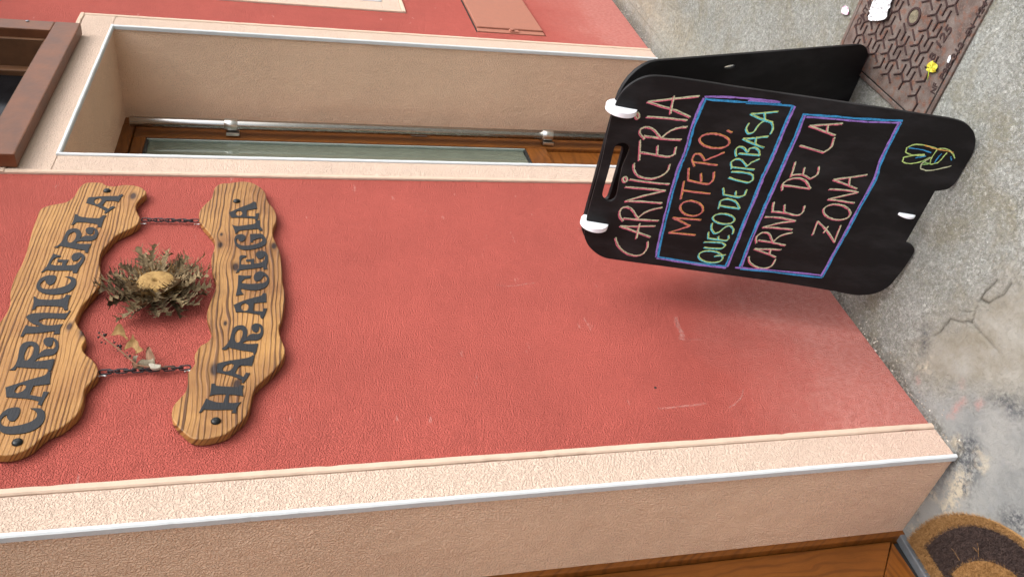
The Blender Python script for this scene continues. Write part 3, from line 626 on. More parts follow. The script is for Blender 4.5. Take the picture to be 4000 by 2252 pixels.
m_letter = m_letter.done(m_letter.mix(m_letter.ramp(_st, [(.66, 0.), (.72, 1.)]), lin(17, 19, 25), lin(70, 44, 26)), .55, m_letter.bump(_st, .0008), spec=.4)
m_screw = plainmat('black_screw', (.02, .021, .022), .3, .6)
m_zinc = plainmat('zinc_wire', (.55, .55, .54), .35, 1.)
m_chain = plainmat('black_chain_steel', (.035, .033, .036), .45, .5)
def sign(outline, letters, screws, mat, label, hooks):
    pts = spline([SF.p(p) for p in outline], 4)
    cx, cy = np.mean([p[0] for p in pts]), np.mean([p[1] for p in pts]); f = Frame(SF.o+cx*SF.u+cy*SF.v, SF.u, SF.n)
    S = empty('wooden_sign', tuple(f.o), label, 'sign')
    T = .020
    me = plate_mesh('board', [[(x-cx, y-cy) for x, y in pts]], T, .0028, 3)
    link('board', me, mat(f), S, f.m(-T), False)
    for cr, pl, hl in letters:
        lp = [spline([f.p(p) for p in cr(pl)], 4, corner=48)]+[spline([f.p(p) for p in cr(h)], 4) for h in hl]
        mx_, my_ = lp[0][0]; mw = f.m(.0002) @ Matrix.Translation((mx_, my_, 0))
        me = plate_mesh('letter', [[(x-mx_, y-my_) for x, y in l] for l in lp], .0016, .0003, 1)
        link('letter', me, m_letter, S, mw)
    for px in screws:
        u, v = f.p(px); mw = f.m(.0) @ Matrix.Translation((u, v, 0))
        sc = link('screw', revolve('screw', [(.0098, 0), (.0098, .0012), (.0085, .0035), (.006, .0052), (.0035, .0056)], 20), m_screw, S, mw, True)
        link('socket', revolve('socket', [(.0030, .0), (.0030, .0003)], 6), m_black, sc, mw @ Matrix.Translation((0, 0, .00575)))
    for (px, sg) in hooks:      # small wire eye at the board's edge
        u, v = f.p(px); n_ = 14
        R_ = .0075; ring = [(R_*math.cos(a)*.8, R_*math.sin(a), 0) for a in np.linspace(-math.pi*.8, math.pi*.75, n_)]
        mw = f.m(-.011) @ Matrix.Translation((u, v+sg*.006, 0)) @ Matrix.Rotation(rad(35), 4, 'Y')
        link('eye_hook', tube_mesh('eye_hook', ring, .0014, 8), m_zinc, S, mw, True)
    return S
def kn(f, *ks): return [(*f.p(p), s) for p, s in ks]
mat1 = lambda f: woodgrain('pine_sign', lin(176, 130, 72), lin(84, 48, 22), 'X', 115., kn(f, ((271, 1274), .012), ((330, 1290), .02), ((520, 765), .016)), .42, 0., 1., .0016, .014, blot=lin(150, 102, 52))
mat2 = lambda f: woodgrain('pine_sign_knotty', lin(174, 128, 72), lin(62, 32, 16), 'X', 95., kn(f, ((861, 956), .012), ((920, 1042), .016), ((838, 1442), .018), ((925, 1502), .016), ((1070, 960), .014), ((880, 1262), .008), ((865, 915), .007)), .42, 0., 1., .0016, .022, blot=lin(122, 78, 40))
sign(out1, L1, [(68, 1727), (418, 746)], mat1, 'wavy pine board sign with black letters reading CARNICERIA', [((549, 860), -1), ((386, 1453), -1)])
sign(out2, L2, [(843, 1644), (924.5, 786.5)], mat2, 'knotty wavy pine board sign with black letters reading HARATEGIA', [((779, 862), 1), ((746, 1433), 1)])
# chains between the boards
def chain(pa, pb, label):
    a, b = wall(pa, -.011), wall(pb, -.011)
    C = empty('chain', tuple(b), label, 'chain')
    L = np.linalg.norm(b-a); d = (b-a)/L; n = max(5, int(round(L/.0155))); step = L/n
    side = np.array([1., 0, 0]); 
    for i in range(n):
        c = a+d*(i+.5)*step; tw = (i % 2)*90+random.uniform(-14, 14)+35
        ln, wd = step*.5+.0042, .0048
        path = [((wd if s_ > 0 else -wd)*0+wd*math.cos(t), (ln-wd)*(1 if math.sin(t) > 0 else -1)+wd*math.sin(t), 0) for t in np.linspace(0, 2*math.pi, 17)[:-1]+.001 for s_ in (1,)]
        me = tube_mesh('link', path, .0017, 6, True)
        z = Vector(d); x = Vector(np.cross(d, [0, 1, 0])).normalized(); y = z.cross(x)
        R = Matrix((x, z, x.cross(z))).transposed().to_4x4()
        link('link', me, m_chain, C, Matrix.Translation(Vector(c)) @ R @ Matrix.Rotation(rad(tw), 4, 'Y'), True)
    return C
chain((560, 858), (770, 862), 'short black chain with no sprig joining the two wooden boards')
chain((397, 1452), (737, 1434), 'black chain holding a dried sprig between the wooden boards')

# ------------------------------------------------------------------ dried thistle
def driedmat(name, c0, c1, sc=60.):
    t = NT(name); P = t.tc.outputs['Object']; oi = t.n('ObjectInfo').outputs['Random']
    n = t.noise(P, sc, 4., .65); m_ = t.math('ADD', t.math('MULTIPLY', n, .75), t.math('MULTIPLY', oi, .3))
    return t.done(t.mix(t.ramp(m_, [(.38, 0.), (.72, 1.)]), c0, c1), .8, t.bump(t.noise(P, sc*5, 3.), .0015), spec=.2)
m_leafd = driedmat('dried_thistle_leaf', lin(62, 48, 32), lin(150, 130, 98), 90.)
m_bract = driedmat('dried_bract', lin(84, 56, 26), lin(150, 112, 60))
m_disc = driedmat('dried_flower_disc', lin(96, 68, 36), lin(168, 136, 86), 70.)
TC = wall((609, 1094), -.045)
TH = empty('dried_thistle', (TC[0], 0., TC[2]), 'dried silver thistle flower with spiny curled leaves fixed on the red wall', 'dried flower')
TF = Frame((TC[0], -.012, TC[2]), (1, 0, 0), (0, -1, 0))
link('flower_disc', revolve('flower_disc', [(.025, .006), (.038, .014), (.0440, .022), (.0445, .026), (.041, .031), (.033, .034), (.022, .0355), (.011, .0352), (.0060, .033), (.004, .026)], 36), m_disc, TH, TF.m(), True)
rb = random.Random(3)
pr = []
def bract(a, r0, r1, w, z0, z1, bend=0.):
    V = []; Fc = []; n = 4
    for i in range(n+1):
        s = i/n; r = r0+(r1-r0)*s; z = z0+(z1-z0)*s+bend*s*s; ww = w*(1-s**1.6)+.0003; aa = a+.06*math.sin(3*s+a*9)
        for k in (-1, 0, 1):
            V.append((r*math.cos(aa)-k*ww*math.sin(aa), r*math.sin(aa)+k*ww*math.cos(aa), z-abs(k)*ww*.5))
    for i in range(n):
        for k in range(2): b_ = i*3+k; Fc.append((b_, b_+1, b_+4, b_+3))
    return V, Fc
for i in range(190):
    a = rb.uniform(0, 6.283); pr.append(bract(a, .034, rb.uniform(.050, .078), rb.uniform(.0014, .0026), rb.uniform(.012, .026), rb.uniform(.018, .044), rb.uniform(-.02, .012)))
prop(link('bract_ring', join('bract_ring', pr), m_bract, TH, TF.m()), kind='stuff')
def thistle_leaf(L, W, curl, twist, lobes, seed):
    r = random.Random(seed); V = []; Fc = []
    def frame(s):
        ang = curl*s*s; x = L*s*(1-.18*abs(curl)*s*s*.5); z = L*.5*math.sin(ang*.9)*s
        return np.array([x, .012*math.sin(4*s+seed)*s, z]), ang, twist*s
    n = lobes*2
    for i in range(n+1):
        s = i/n; c, ang, tw = frame(s); env = W*(.35+.65*math.sin(math.pi*min(1, .12+s*.86)))*(1-s*.35)
        w = env*(.16 if i % 2 == 0 else 1.0)*r.uniform(.8, 1.2)+.0006; fwd = .45*env if i % 2 else 0
        ct, st = math.cos(tw), math.sin(tw); fold = .55+r.uniform(-.2, .35)
        for k in (-1, -.5, 0, .5, 1):
            y = k*w*ct; z = abs(k)*w*fold*(1 if i % 2 else .5)+k*w*st
            V.append(c+np.array([fwd*abs(k)-z*math.sin(ang)*.5, y, z+(r.uniform(-.003, .003) if abs(k) == 1 else 0)]))
    for i in range(n):
        for k in range(4): b_ = i*5+k; Fc.append((b_, b_+1, b_+6, b_+5))
    # spines at the lobe tips
    for i in range(1, n, 2):
        for k in (0, 4):
            p = V[i*5+k]; c = V[i*5+2]; d = (p-c)/(np.linalg.norm(p-c)+1e-9); q = p+d*.010+np.array([.004, 0, .003])
            j = len(V); V += [p+np.array([.0022, 0, 0]), p-np.array([.0022, 0, 0]), q]; Fc.append((j, j+1, j+2))
            q2 = V[i*5+2+(1 if k else -1)]*.5+V[(i+1)*5+(3 if k else 1)]*.5
    return mesh('leaf', V, Fc)
rb = random.Random(11)
nl = 52
for i in range(nl):
    ring = i % 3
    a = i/nl*6.283+rb.uniform(-.09, .09)
    L = (rb.uniform(.092, .120), rb.uniform(.078, .100), rb.uniform(.055, .080))[ring]
    if math.sin(a) > .5: L *= .95
    me = thistle_leaf(L, rb.uniform(.014, .024), rb.uniform(-.5, .95), rb.uniform(-1.1, 1.1), rb.choice((5, 6, 7)), i*5+1)
    mw = TF.m(.004+.010*ring) @ Matrix.Rotation(a, 4, 'Z') @ Matrix.Translation((.032, 0, 0)) @ Matrix.Rotation(-rb.uniform(-.05, .36)*(.4, 1, 1.6)[ring], 4, 'Y')
    link('leaf', me, m_leafd, TH, mw, True)

# ------------------------------------------------------------------ dried sprig tied into the chain
z5 = crop(350, 1250, 4.8333)
SPF = Frame((1.40, -.020, 1.8), (1, 0, 0), (0, -1, 0))
sp0 = SPF.p(z5([(1300, 895)])[0])
SP = empty('dried_sprig', tuple(SPF.o+sp0[0]*SPF.u+sp0[1]*SPF.v), 'dried sprig with papery leaves and black berries tied to the chain', 'dried plant')
m_stem = driedmat('dried_stem', lin(120, 86, 66), lin(160, 128, 104)); m_papery = driedmat('papery_leaf', lin(112, 80, 44), lin(168, 136, 92), 45.)
m_grey = driedmat('grey_leaf', lin(96, 82, 60), lin(160, 150, 132), 50.); m_berry = plainmat('black_berry', (.02, .014, .012), .5)
def spts(pts, z=0.): return [(*SPF.p(p), z) for p in z5(pts)]
link('stem', tube_mesh('stem', [p[:2]+(z,) for p, z in zip(spts([(210, 330), (340, 440), (520, 570), (740, 745), (810, 800), (900, 870), (1100, 905), (1600, 900)]), (.012, .010, .009, .006, .005, .004, .004, .003))], [.0012, .0016, .0018, .0022, .002, .0018, .0016, .001], 6), m_stem, SP, SPF.m(), True)
def leafpoly(pts, mat_, zt=.012, seed=0):
    lp = spline([SPF.p(p) for p in z5(pts)], 4); me = plate_mesh('leaf', [lp], .0006)
    xs_ = [v.co.x for v in me.vertices]; x0, x1 = min(xs_), max(xs_)
    bm = bmesh.new(); bm.from_mesh(me); bmesh.ops.triangulate(bm, faces=bm.faces[:]); bmesh.ops.subdivide_edges(bm, edges=bm.edges[:], cuts=2, use_grid_fill=True); bm.to_mesh(me); bm.free()
    for v in me.vertices: s = (v.co.x-x0)/(x1-x0+1e-6); v.co.z += zt*s+.006*math.sin(6*s+seed)+mnoise.noise(Vector((v.co.x*60, v.co.y*60, seed)))*.005
    link('leaf', me, mat_, SP, SPF.m(), True)
leafpoly([(330, 405), (400, 310), (500, 230), (600, 208), (670, 250), (690, 320), (740, 395), (690, 390), (620, 330), (500, 320), (390, 340)], m_papery, .016, 1)
leafpoly([(640, 580), (700, 510), (790, 460), (840, 400), (870, 450), (930, 490), (940, 530), (1012, 565), (990, 620), (920, 655), (780, 680), (860, 640), (870, 580), (800, 530), (700, 560)], m_papery, .018, 2)
leafpoly([(1060, 690), (1090, 630), (1130, 580), (1180, 640), (1245, 710), (1180, 740), (1080, 772)], m_stem, .01, 3)
leafpoly([(810, 800), (840, 740), (890, 725), (940, 738), (880, 775)], m_grey, .008, 4)
leafpoly([(1020, 800), (1100, 770), (1210, 745), (1245, 850), (1150, 870), (1000, 870), (910, 880), (880, 850)], m_grey, .008, 5)
leafpoly([(800, 830), (840, 790), (910, 880), (820, 890)], m_stem, .006, 6)
be = []
for x, y, r in ((190, 300, 26), (180, 380, 28), (300, 335, 38), (255, 280, 14), (240, 475, 24), (310, 500, 20), (285, 430, 14), (480, 480, 24), (460, 435, 14), (540, 540, 30), (590, 545, 36), (600, 600, 24), (545, 640, 14), (680, 740, 18), (770, 735, 30), (720, 670, 14), (700, 780, 12)):
    u, v = SPF.p(z5([(x, y)])[0]); s = r/4.8333*2.2/3226*.8
    bm = bmesh.new(); bmesh.ops.create_icosphere(bm, subdivisions=1, radius=s)
    for w_ in bm.verts: w_.co *= random.uniform(.75, 1.2)
    me = bpy.data.meshes.new('berry'); bm.to_mesh(me); bm.free()
    link('berry', me, m_berry, SP, SPF.m(.009) @ Matrix.Translation((u, v, 0)), True)
tp = spline([SPF.p(p) for p in z5([(1120, 850), (1180, 840), (1260, 862), (1350, 868), (1352, 925), (1260, 945), (1170, 930), (1130, 890)])], 3)
me = plate_mesh('tape', [tp], .007, .0015); link('tape', me, plainmat('crumpled_tape', lin(158, 150, 136), .6, bump=.002, bscale=300.), SP, SPF.m(-.001))

# ------------------------------------------------------------------ A-frame chalkboard
bl, br = grd((3474, 1168)), grd((3870, 488))
wdir = (br-bl)/np.linalg.norm(br-bl)
nh = np.cross(wdir, [0, 0, 1.]); nh /= np.linalg.norm(nh)
if nh[0] > 0: nh = -nh
tilt = rad(13.5); upv = np.array([0, 0, 1.])-wdir[2]*wdir; upv /= np.linalg.norm(upv)
vdir = upv*math.cos(tilt)-nh*math.sin(tilt)
nrm = np.cross(wdir, vdir)
if nrm[0] > 0: nrm = -nrm
CF = Frame(bl, wdir, nrm)
f1, f2, f3, f4 = crop(2250, 100, 2.6364), crop(2250, 600, 2.6364), crop(2850, 100, 2.4167), crop(2850, 600, 2.4167)
CB = empty('chalkboard', tuple((bl+br)/2+np.array([.25, 0, 0])), 'black A-frame chalkboard with coloured chalk writing standing by the wall', 'chalkboard')
tb = NT('blackboard'); P_ = tb.tc.outputs['Object']
sm = tb.noise(tb.map(P_, (6, 2.2, 1), rot=(0, 0, .5)), 2.5, 5., .65)
_c = tb.mix(tb.math('MULTIPLY', tb.ramp(sm, [(.45, 0.), (.72, 1.)]), .8), (.0075, .0070, .0076), (.026, .0255, .027))
m_board = tb.done(_c, tb.math('ADD', .5, tb.math('MULTIPLY', sm, .15)), tb.bump(tb.noise(P_, 600., 2.), .0002), spec=.2)
op = f2([(100, 770), (85, 830), (95, 880), (130, 950), (200, 1020), (280, 1065), (340, 1082), (1200, 1200), (2109, 1326)]) \
   + f4([(1000, 1300), (1150, 1330), (1270, 1335), (1400, 1310), (1500, 1255), (1560, 1190), (1640, 1090), (1700, 1000), (1745, 925), (1742, 890), (1715, 860), (1660, 845), (1800, 600), (1940, 355), (1990, 350), (2060, 335), (2110, 300), (2150, 250), (2220, 130), (2290, 10)]) \
   + f3([(2318, 1140), (2322, 1060), (2290, 980), (2220, 920), (2120, 887), (2000, 867), (1100, 729), (0, 571)]) \
   + f1([(1400, 592), (1000, 535), (900, 525), (800, 521), (720, 531), (620, 570), (520, 640), (460, 710), (420, 785), (360, 965), (255, 1440)])+f2([(115, 650)])
slot = f1([(400, 1250), (440, 1215), (500, 1212), (540, 1240), (548, 1285), (525, 1345), (480, 1450)])+f2([(450, 260), (420, 420), (395, 470), (350, 492), (300, 480), (272, 435), (290, 340), (330, 200)])+f1([(385, 1300)])
def oblong(px, w_, h_, slope=.15):
    c = px; return [(c[0]+x*w_+0, c[1]+y*h_+x*w_*slope) for x, y in [(-1, -.5), (-.85, -1), (0, -1), (.85, -1), (1, -.5), (1, .5), (.85, 1), (0, 1), (-.85, 1), (-1, .5)]]
h1 = oblong(f1([(1905, 770)])[0], 35, 5.5); h2 = oblong(f2([(1278, 1142)])[0], 29, 4.5)
TB = .009
me = plate_mesh('front_panel', [spline([CF.p(p) for p in op], 5, corner=50), spline([CF.p(p) for p in slot], 4), [CF.p(p) for p in h1], [CF.p(p) for p in h2]], TB, .0008, 1)
FP = link('front_panel', me, m_board, CB, CF.m(-TB))
# rear panel: same cut, leaning the other way
rf = grd((3410, 172)); topR = CF.o+np.array(CF.u)*CF.p((2432, 276))[0]+np.array(CF.v)*CF.p((2258, 993))[1]
rv = (topR+np.array([.036, 0, .0])) - rf; rv[1] = topR[1]-br[1]; Lr = np.linalg.norm(rv); rv /= Lr
rn = np.cross(wdir, rv); RF = Frame(rf-wdir*.50, wdir, rn)
Wd = .505
def rrect(W, H, r, foot=None, n=7):
    P = []
    for cx, cy, a0 in ((r, r, 180), (W-r, r, 270), (W-r*1.2, H-r*1.2, 0), (r*1.2, H-r*1.2, 90)):
        rr = r if cy < H/2 else r*1.2
        P += [(cx+rr*math.cos(rad(a0+90*k/n)), cy+rr*math.sin(rad(a0+90*k/n))) for k in range(n+1)]
        if cx > W/2 and False: pass
    return P
rp = rrect(Wd, Lr, .075)
q1, q2 = np.array(RF.p(f1([(1500, 418)])[0])), np.array(RF.p(f1([(1625, 402)])[0])); cc = (q1+q2)/2; hl = np.linalg.norm(q2-q1)/2
srot = math.atan2(*(q2-q1)[::-1])
rslot = ell(cc, hl, .0045, 16, srot)
fs = np.array([CF.p(p) for p in slot]); sc = (fs.min(0)+fs.max(0))/2; sh = (fs.max(0)-fs.min(0))/2
htop = CF.p((2258, 993))[1]-sc[1]
hslot = [(sc[0]-.018+x*sh[0], Lr-htop-.006+y*.024) for x, y in spline([(-1, 0), (-.93, .8), (-.8, 1), (.8, 1), (.93, .8), (1, 0), (.93, -.8), (.8, -1), (-.8, -1), (-.93, -.8)], 3)]
link('rear_panel', plate_mesh('rear_panel', [rp, rslot, hslot], TB, .0008, 1), m_board, CB, RF.m(0))
# white hinge discs through the top edge, and the stop disc low down
m_wht = plainmat('white_nylon', lin(238, 242, 248), .4, bump=.0003, vary=.03)
def disc(px, r, dn, name='hinge_disc', th=.010):
    u, v = CF.p(px); o = CF.o+u*CF.u+v*CF.v+dn*CF.n
    m_ = Matrix.Identity(4)
    for i in range(3): m_[i][0] = CF.v[i]; m_[i][1] = CF.n[i]; m_[i][2] = CF.u[i]; m_[i][3] = o[i]
    me = revolve(name, [(r-.001, -th/2), (r, -th/2+.001), (r, th/2-.001), (r-.001, th/2)], 40)
    link(name, me, m_wht, CB, m_)
disc(f1([(468, 866)])[0], .036, -.006, th=.013); disc(f2([(190, 728)])[0], .035, -.006, th=.013)
disc(f4([(1672, 578)])[0], .024, -.010, 'stop_disc', .007)

# chalk strokes
def chalk(name, col):
    t = NT('chalk_'+name); P = t.tc.outputs['Object']
    n = t.noise(P, 900., 3., .7); n2 = t.noise(P, 150., 3., .6)
    a = t.ramp(t.math('ADD', t.math('MULTIPLY', n, .75), t.math('MULTIPLY', n2, .35)), [(.38, .12), (.58, .95)])
    t.b.inputs['Base Color'].default_value = (*col, 1); t.b.inputs['Roughness'].default_value = .95
    t.b.inputs['Specular IOR Level'].default_value = .1
    t.t.links.new(a, t.b.inputs['Alpha']); return t.mat
K = dict(w=chalk('white', lin(206, 212, 176)), g=chalk('green', lin(158, 205, 128)), p=chalk('pink', lin(226, 118, 140)), b=chalk('blue', lin(70, 160, 216)),
         v=chalk('violet', lin(164, 128, 210)), c=chalk('cyan', lin(100, 214, 232)), y=chalk('lime', lin(196, 226, 140)), o=chalk('orange', lin(222, 168, 96)), r=chalk('rose', lin(214, 120, 124)))
KK = list(K)
def ribbon(pts, w, z, off=(0, 0), jitter=.0005):
    P = [np.array(CF.p(p))+np.array(off) for p in pts]
    if len(P) > 2: P = [np.array(p) for p in spline(P, 5, closed=False, corner=55)]
    else: P = [P[0]+(P[1]-P[0])*k/6 for k in range(7)]
    V = []; Fc = []
    for i, p in enumerate(P):
        t_ = P[min(i+1, len(P)-1)]-P[max(i-1, 0)]; t_ = t_/(np.linalg.norm(t_)+1e-9); n_ = np.array([-t_[1], t_[0]])
        ww = w/2*(1+random.uniform(-.3, .3)); p = p+n_*random.uniform(-jitter, jitter)
        V += [(*(p+n_*ww), z), (*(p-n_*ww), z)]
    for i in range(len(P)-1): Fc.append((2*i, 2*i+2, 2*i+3, 2*i+1))
    return V, Fc
ZC = [.0004]
def strokes(name, items, w=.0042):
    "items: (colour key, px polyline, offset in mm)"
    V = []; Fc = []; mi = []; used = []
    for key, pts, off in items:
        ZC[0] += .000008
        v, f = ribbon(pts, w, ZC[0], (off[0]*.001, off[1]*.001)); o = len(V); V += v
        if key not in used: used.append(key)
        for q in f: Fc.append(tuple(i+o for i in q)); mi.append(used.index(key))
    me = mesh(name, V, Fc); me.materials.clear()
    link(name, me, [K[k] for k in used], FP, CF.m(0))
    for p, i in zip(me.polygons, mi): p.material_index = i
def loop(c, rx, ry, rot=0.): P = ell(c, rx, ry, 14, rot); return P+[P[0], P[1]]
def word(cr_lines, k1, k2, off, w=.0033):
    it = []
    for cr, pl in cr_lines:
        px = cr(pl); it.append((k2, px, off)); it.append((k1, px, (0, 0)))
    strokes('chalk_word', it, w)
word([(f2, [(410,860),(430,930),(480,990),(560,1035),(640,1045),(700,1020),(740,960),(740,900)]), (f2, [(820,740),(640,745),(455,742)]), (f2, [(455,742),(620,800),(770,855)]), (f2, [(660,715),(640,800),(625,870)]),
      (f2, [(490,660),(650,675),(855,685)]), (f2, [(490,690),(455,640),(455,590),(480,555),(530,545),(580,570),(615,620),(640,660)]), (f2, [(640,660),(700,610),(790,570),(890,550)]),
      (f2, [(890,505),(700,490),(510,485)]), (f2, [(510,485),(700,430),(925,378)]), (f2, [(925,378),(720,355),(510,340)]), (f2, [(965,310),(750,290),(555,260)]), (f2, loop((508, 262), 22, 26)),
      (f2, [(605,95),(600,160),(640,220),(720,250),(810,250),(890,220),(950,170),(970,105)]),
      (f1, [(655,1385),(660,1300),(665,1175)]), (f1, [(655,1300),(740,1310),(840,1330),(960,1345),(1020,1320),(1035,1245)]), (f1, [(840,1330),(845,1230)]),
      (f1, [(1090,1170),(900,1160),(700,1130)]), (f1, [(710,1165),(660,1100),(670,1060),(730,1040),(800,1065),(850,1120),(880,1155)]), (f1, [(880,1155),(950,1095),(1050,1050),(1150,1040)]),
      (f1, [(1150,970),(950,950),(730,935)]), (f1, loop((635, 925), 18, 30)), (f1, [(1275,722),(1000,750),(740,780)]), (f1, [(740,780),(900,830),(1030,870),(1180,940)]), (f1, [(1015,720),(990,830),(975,905)])], 'w', 'p', (-3.0, 2.0))
word([(f2, [(1225,840),(950,815)]), (f2, [(950,815),(1170,745)]), (f2, [(1170,745),(990,660)]), (f2, [(990,660),(1280,685)]), (f2, loop((1185, 565), 118, 76, .12)), (f2, [(1075,470),(1105,285)]), (f2, [(1090,380),(1375,415)]),
      (f2, [(1155,150),(1150,280)]), (f2, [(1150,275),(1350,315),(1400,280),(1415,190)]), (f2, [(1285,290),(1280,205)]), (f2, [(1200,90),(1450,120)]), (f2, [(1215,135),(1190,60),(1220,5),(1275,10),(1320,75)]), (f2, [(1320,75),(1400,40),(1520,-10)]),
      (f1, loop((1420, 1190), 155, 74, .1)), (f1, [(1550,1080),(1600,1105)])], 'r', 'o', (2.2, -1.6))
word([(f2, loop((1390, 1055), 125, 60, .1)), (f2, [(1430,1050),(1545,1035)]), (f2, [(1320,905),(1500,910),(1540,940),(1500,970),(1320,960)]), (f2, [(1365,800),(1365,870)]), (f2, [(1365,865),(1550,890),(1575,870),(1575,835)]), (f2, [(1470,880),(1468,845)]),
      (f2, [(1405,710),(1400,770),(1430,815),(1480,800),(1540,750),(1590,735),(1625,770),(1615,820)]), (f2, loop((1525, 665), 112, 52, .1))], 'y', 'c', (-2.6, 1.5), .0030)
word([(f2, [(1480,530),(1690,560)]), (f2, [(1470,560),(1490,480),(1560,460),(1650,490),(1690,560)]), (f2, [(1520,345),(1525,420)]), (f2, [(1525,415),(1680,440),(1740,420),(1760,365)]), (f2, [(1645,425),(1650,380)])], 'y', 'c', (-2.6, 1.5), .0030)
word([(f2, [(1605,180),(1750,190),(1820,215),(1825,265),(1770,290),(1575,240)]), (f2, [(1600,130),(1840,160)]), (f2, [(1605,150),(1600,80),(1650,50),(1710,60),(1760,125)]), (f2, [(1760,125),(1820,80),(1890,50)]),
      (f1, [(1680,1310),(1895,1330)]), (f1, [(1655,1340),(1650,1270),(1680,1240),(1730,1250),(1770,1300)]), (f1, [(1770,1300),(1790,1260),(1840,1250),(1885,1280),(1895,1335)]), (f1, [(1985,1135),(1850,1150),(1720,1160)]), (f1, [(1720,1160),(1830,1210),(1940,1250)]), (f1, [(1860,1140),(1850,1215)]),
      (f1, [(1785,1000),(1755,1060),(1775,1105),(1830,1090),(1900,1000),(1960,975),(2020,1000),(2030,1060),(2005,1110)]), (f1, [(2085,880),(1960,890),(1800,905)]), (f1, [(1800,905),(1900,950),(2030,990)]), (f1, [(1945,885),(1950,965)])], 'y', 'c', (-2.6, 1.5), .0030)
word([(f4, [(185,965),(195,1020),(260,1065),(340,1075),(400,1050),(435,990)]), (f4, [(490,900),(360,895),(235,893)]), (f4, [(235,893),(340,930),(440,970)]), (f4, [(390,895),(380,940)]), (f4, [(270,810),(400,830),(530,860)]), (f4, [(255,840),(255,780),(310,740),(370,745),(400,800),(410,830)]), (f4, [(410,830),(480,770),(595,740)]),
      (f4, [(595,710),(450,695),(315,690)]), (f4, [(315,690),(470,650),(625,630)]), (f4, [(625,630),(490,600),(335,590)]), (f4, [(420,450),(405,540)]), (f4, [(400,540),(520,550),(640,575),(690,550),(710,485)]), (f4, [(520,550),(520,475)])], 'w', 'p', (-2.8, 1.7), .0031)
word([(f4, [(500,290),(765,325)]), (f4, [(500,340),(505,280),(560,240),(650,225),(720,250),(765,325)]), (f4, [(625,70),(580,215)]), (f4, [(580,200),(680,190),(760,230),(830,190),(845,115)]), (f4, [(695,190),(710,125)])], 'w', 'p', (-2.8, 1.7), .0031)
word([(f3, [(665,1125),(780,1160),(890,1190),(960,1140),(990,1050)]), (f3, [(1070,920),(900,930),(755,940)]), (f3, [(755,940),(890,990),(1000,1030)]), (f3, [(930,940),(920,1000)])], 'w', 'p', (-2.8, 1.7), .0031)
word([(f4, [(785,760),(835,630),(920,720),(990,830),(1050,670)]), (f4, [(890,740),(930,680)]), (f4, loop((1015, 545), 128, 72, .12)), (f4, [(1180,460),(1050,440),(930,425)]), (f4, [(930,425),(1080,390),(1215,360)]), (f4, [(1215,360),(1080,335),(940,330)]), (f4, [(1300,195),(1150,215),(980,240)]), (f4, [(980,240),(1090,280),(1205,325)]), (f4, [(1140,215),(1130,290)])], 'w', 'p', (-2.6, 1.6), .0031)
ft = f2([(835,1062),(850,960),(900,740),(960,500),(1010,310),(1070,120)])+f1([(1130,1300),(1200,1050),(1270,870),(1330,740)])
fb = f3([(605,757),(540,900),(470,1070),(390,1260),(300,1450)])+f4([(300,250),(160,590),(60,840)])+f2([(1545,1160)])
strokes('chalk_frame', [('v', ft, (-1, 3.2)), ('b', ft, (0, -2.4)), ('v', f1([(1330,735),(1600,742),(1850,760),(2109,795)])+f3([(180,712)]), (1.2, 2.)), ('b', f1([(1340,755),(1600,775),(1850,790),(2109,806)])+f3([(150,725),(605,755)]), (0, -1)),
                        ('v', fb, (0, -2.6)), ('b', fb, (0, 2.4)), ('b', f2([(845,1056),(1200,1115),(1545,1155)]), (0, 0)), ('v', f2([(828,1066),(1200,1126),(1350,1145),(1545,1165)]), (-1.5, -.5))], .0047)
gt = f2([(1695,1165)])+f4([(110,1040),(220,760),(340,480),(440,250),(540,20)])+f3([(620,1050),(700,842)])
gb = f3([(1610,912),(1530,1060),(1420,1290)])+f4([(1370,240),(1230,490),(1120,700),(990,930),(868,1158)])
strokes('chalk_frame', [('b', gt, (0, 2.4)), ('v', gt, (0, -2.6)), ('b', f3([(690,838),(1000,860),(1300,885),(1635,900)]), (1., 1.2)), ('v', f3([(715,858),(1000,880),(1300,905),(1610,912)]), (0, -1.6)), ('v', gb, (0, 2.6)), ('b', gb, (0, -2.2)),
                        ('v', f4([(50,1070),(400,1095),(868,1143)]), (0, 0)), ('b', f4([(95,1085),(400,1112),(868,1165)]), (0, -.8))], .0046)
strokes('chalk_drawing', [('y', f3([(1960,1160),(1850,1128),(1740,1120),(1670,1150),(1660,1190),(1710,1215),(1840,1222)]), (0, 0)), ('y', f3([(1840,1212),(1720,1222),(1640,1240),(1628,1280),(1700,1300),(1800,1280),(1890,1240)]), (0, 0)),
                          ('y', f3([(1890,1305),(1900,1250),(1960,1160),(2040,1160),(2100,1200),(2122,1250)]), (0, 0)), ('o', f3([(1840,1125),(1940,1160),(2040,1175),(2110,1195)]), (0, 0)), ('y', f3([(1890,1305),(1960,1290),(2010,1240),(2050,1195)]), (0, 0)),
                          ('w', f3([(1900,1240),(1810,1300),(1800,1345),(1870,1365),(1990,1345),(2090,1318)]), (0, 0)), ('g', f3([(1815,1275),(1880,1300),(1810,1310)]), (0, 0)), ('b', f3([(1690,1152),(1800,1165),(1900,1195)]), (0, 0)), ('b', f3([(1930,1290),(1965,1240),(2000,1205)]), (0, 0)), ('b', f3([(1750,1245),(1850,1228)]), (0, 0)), ('b', f3([(2085,1230),(2090,1270)]), (0, 0))], .0028)

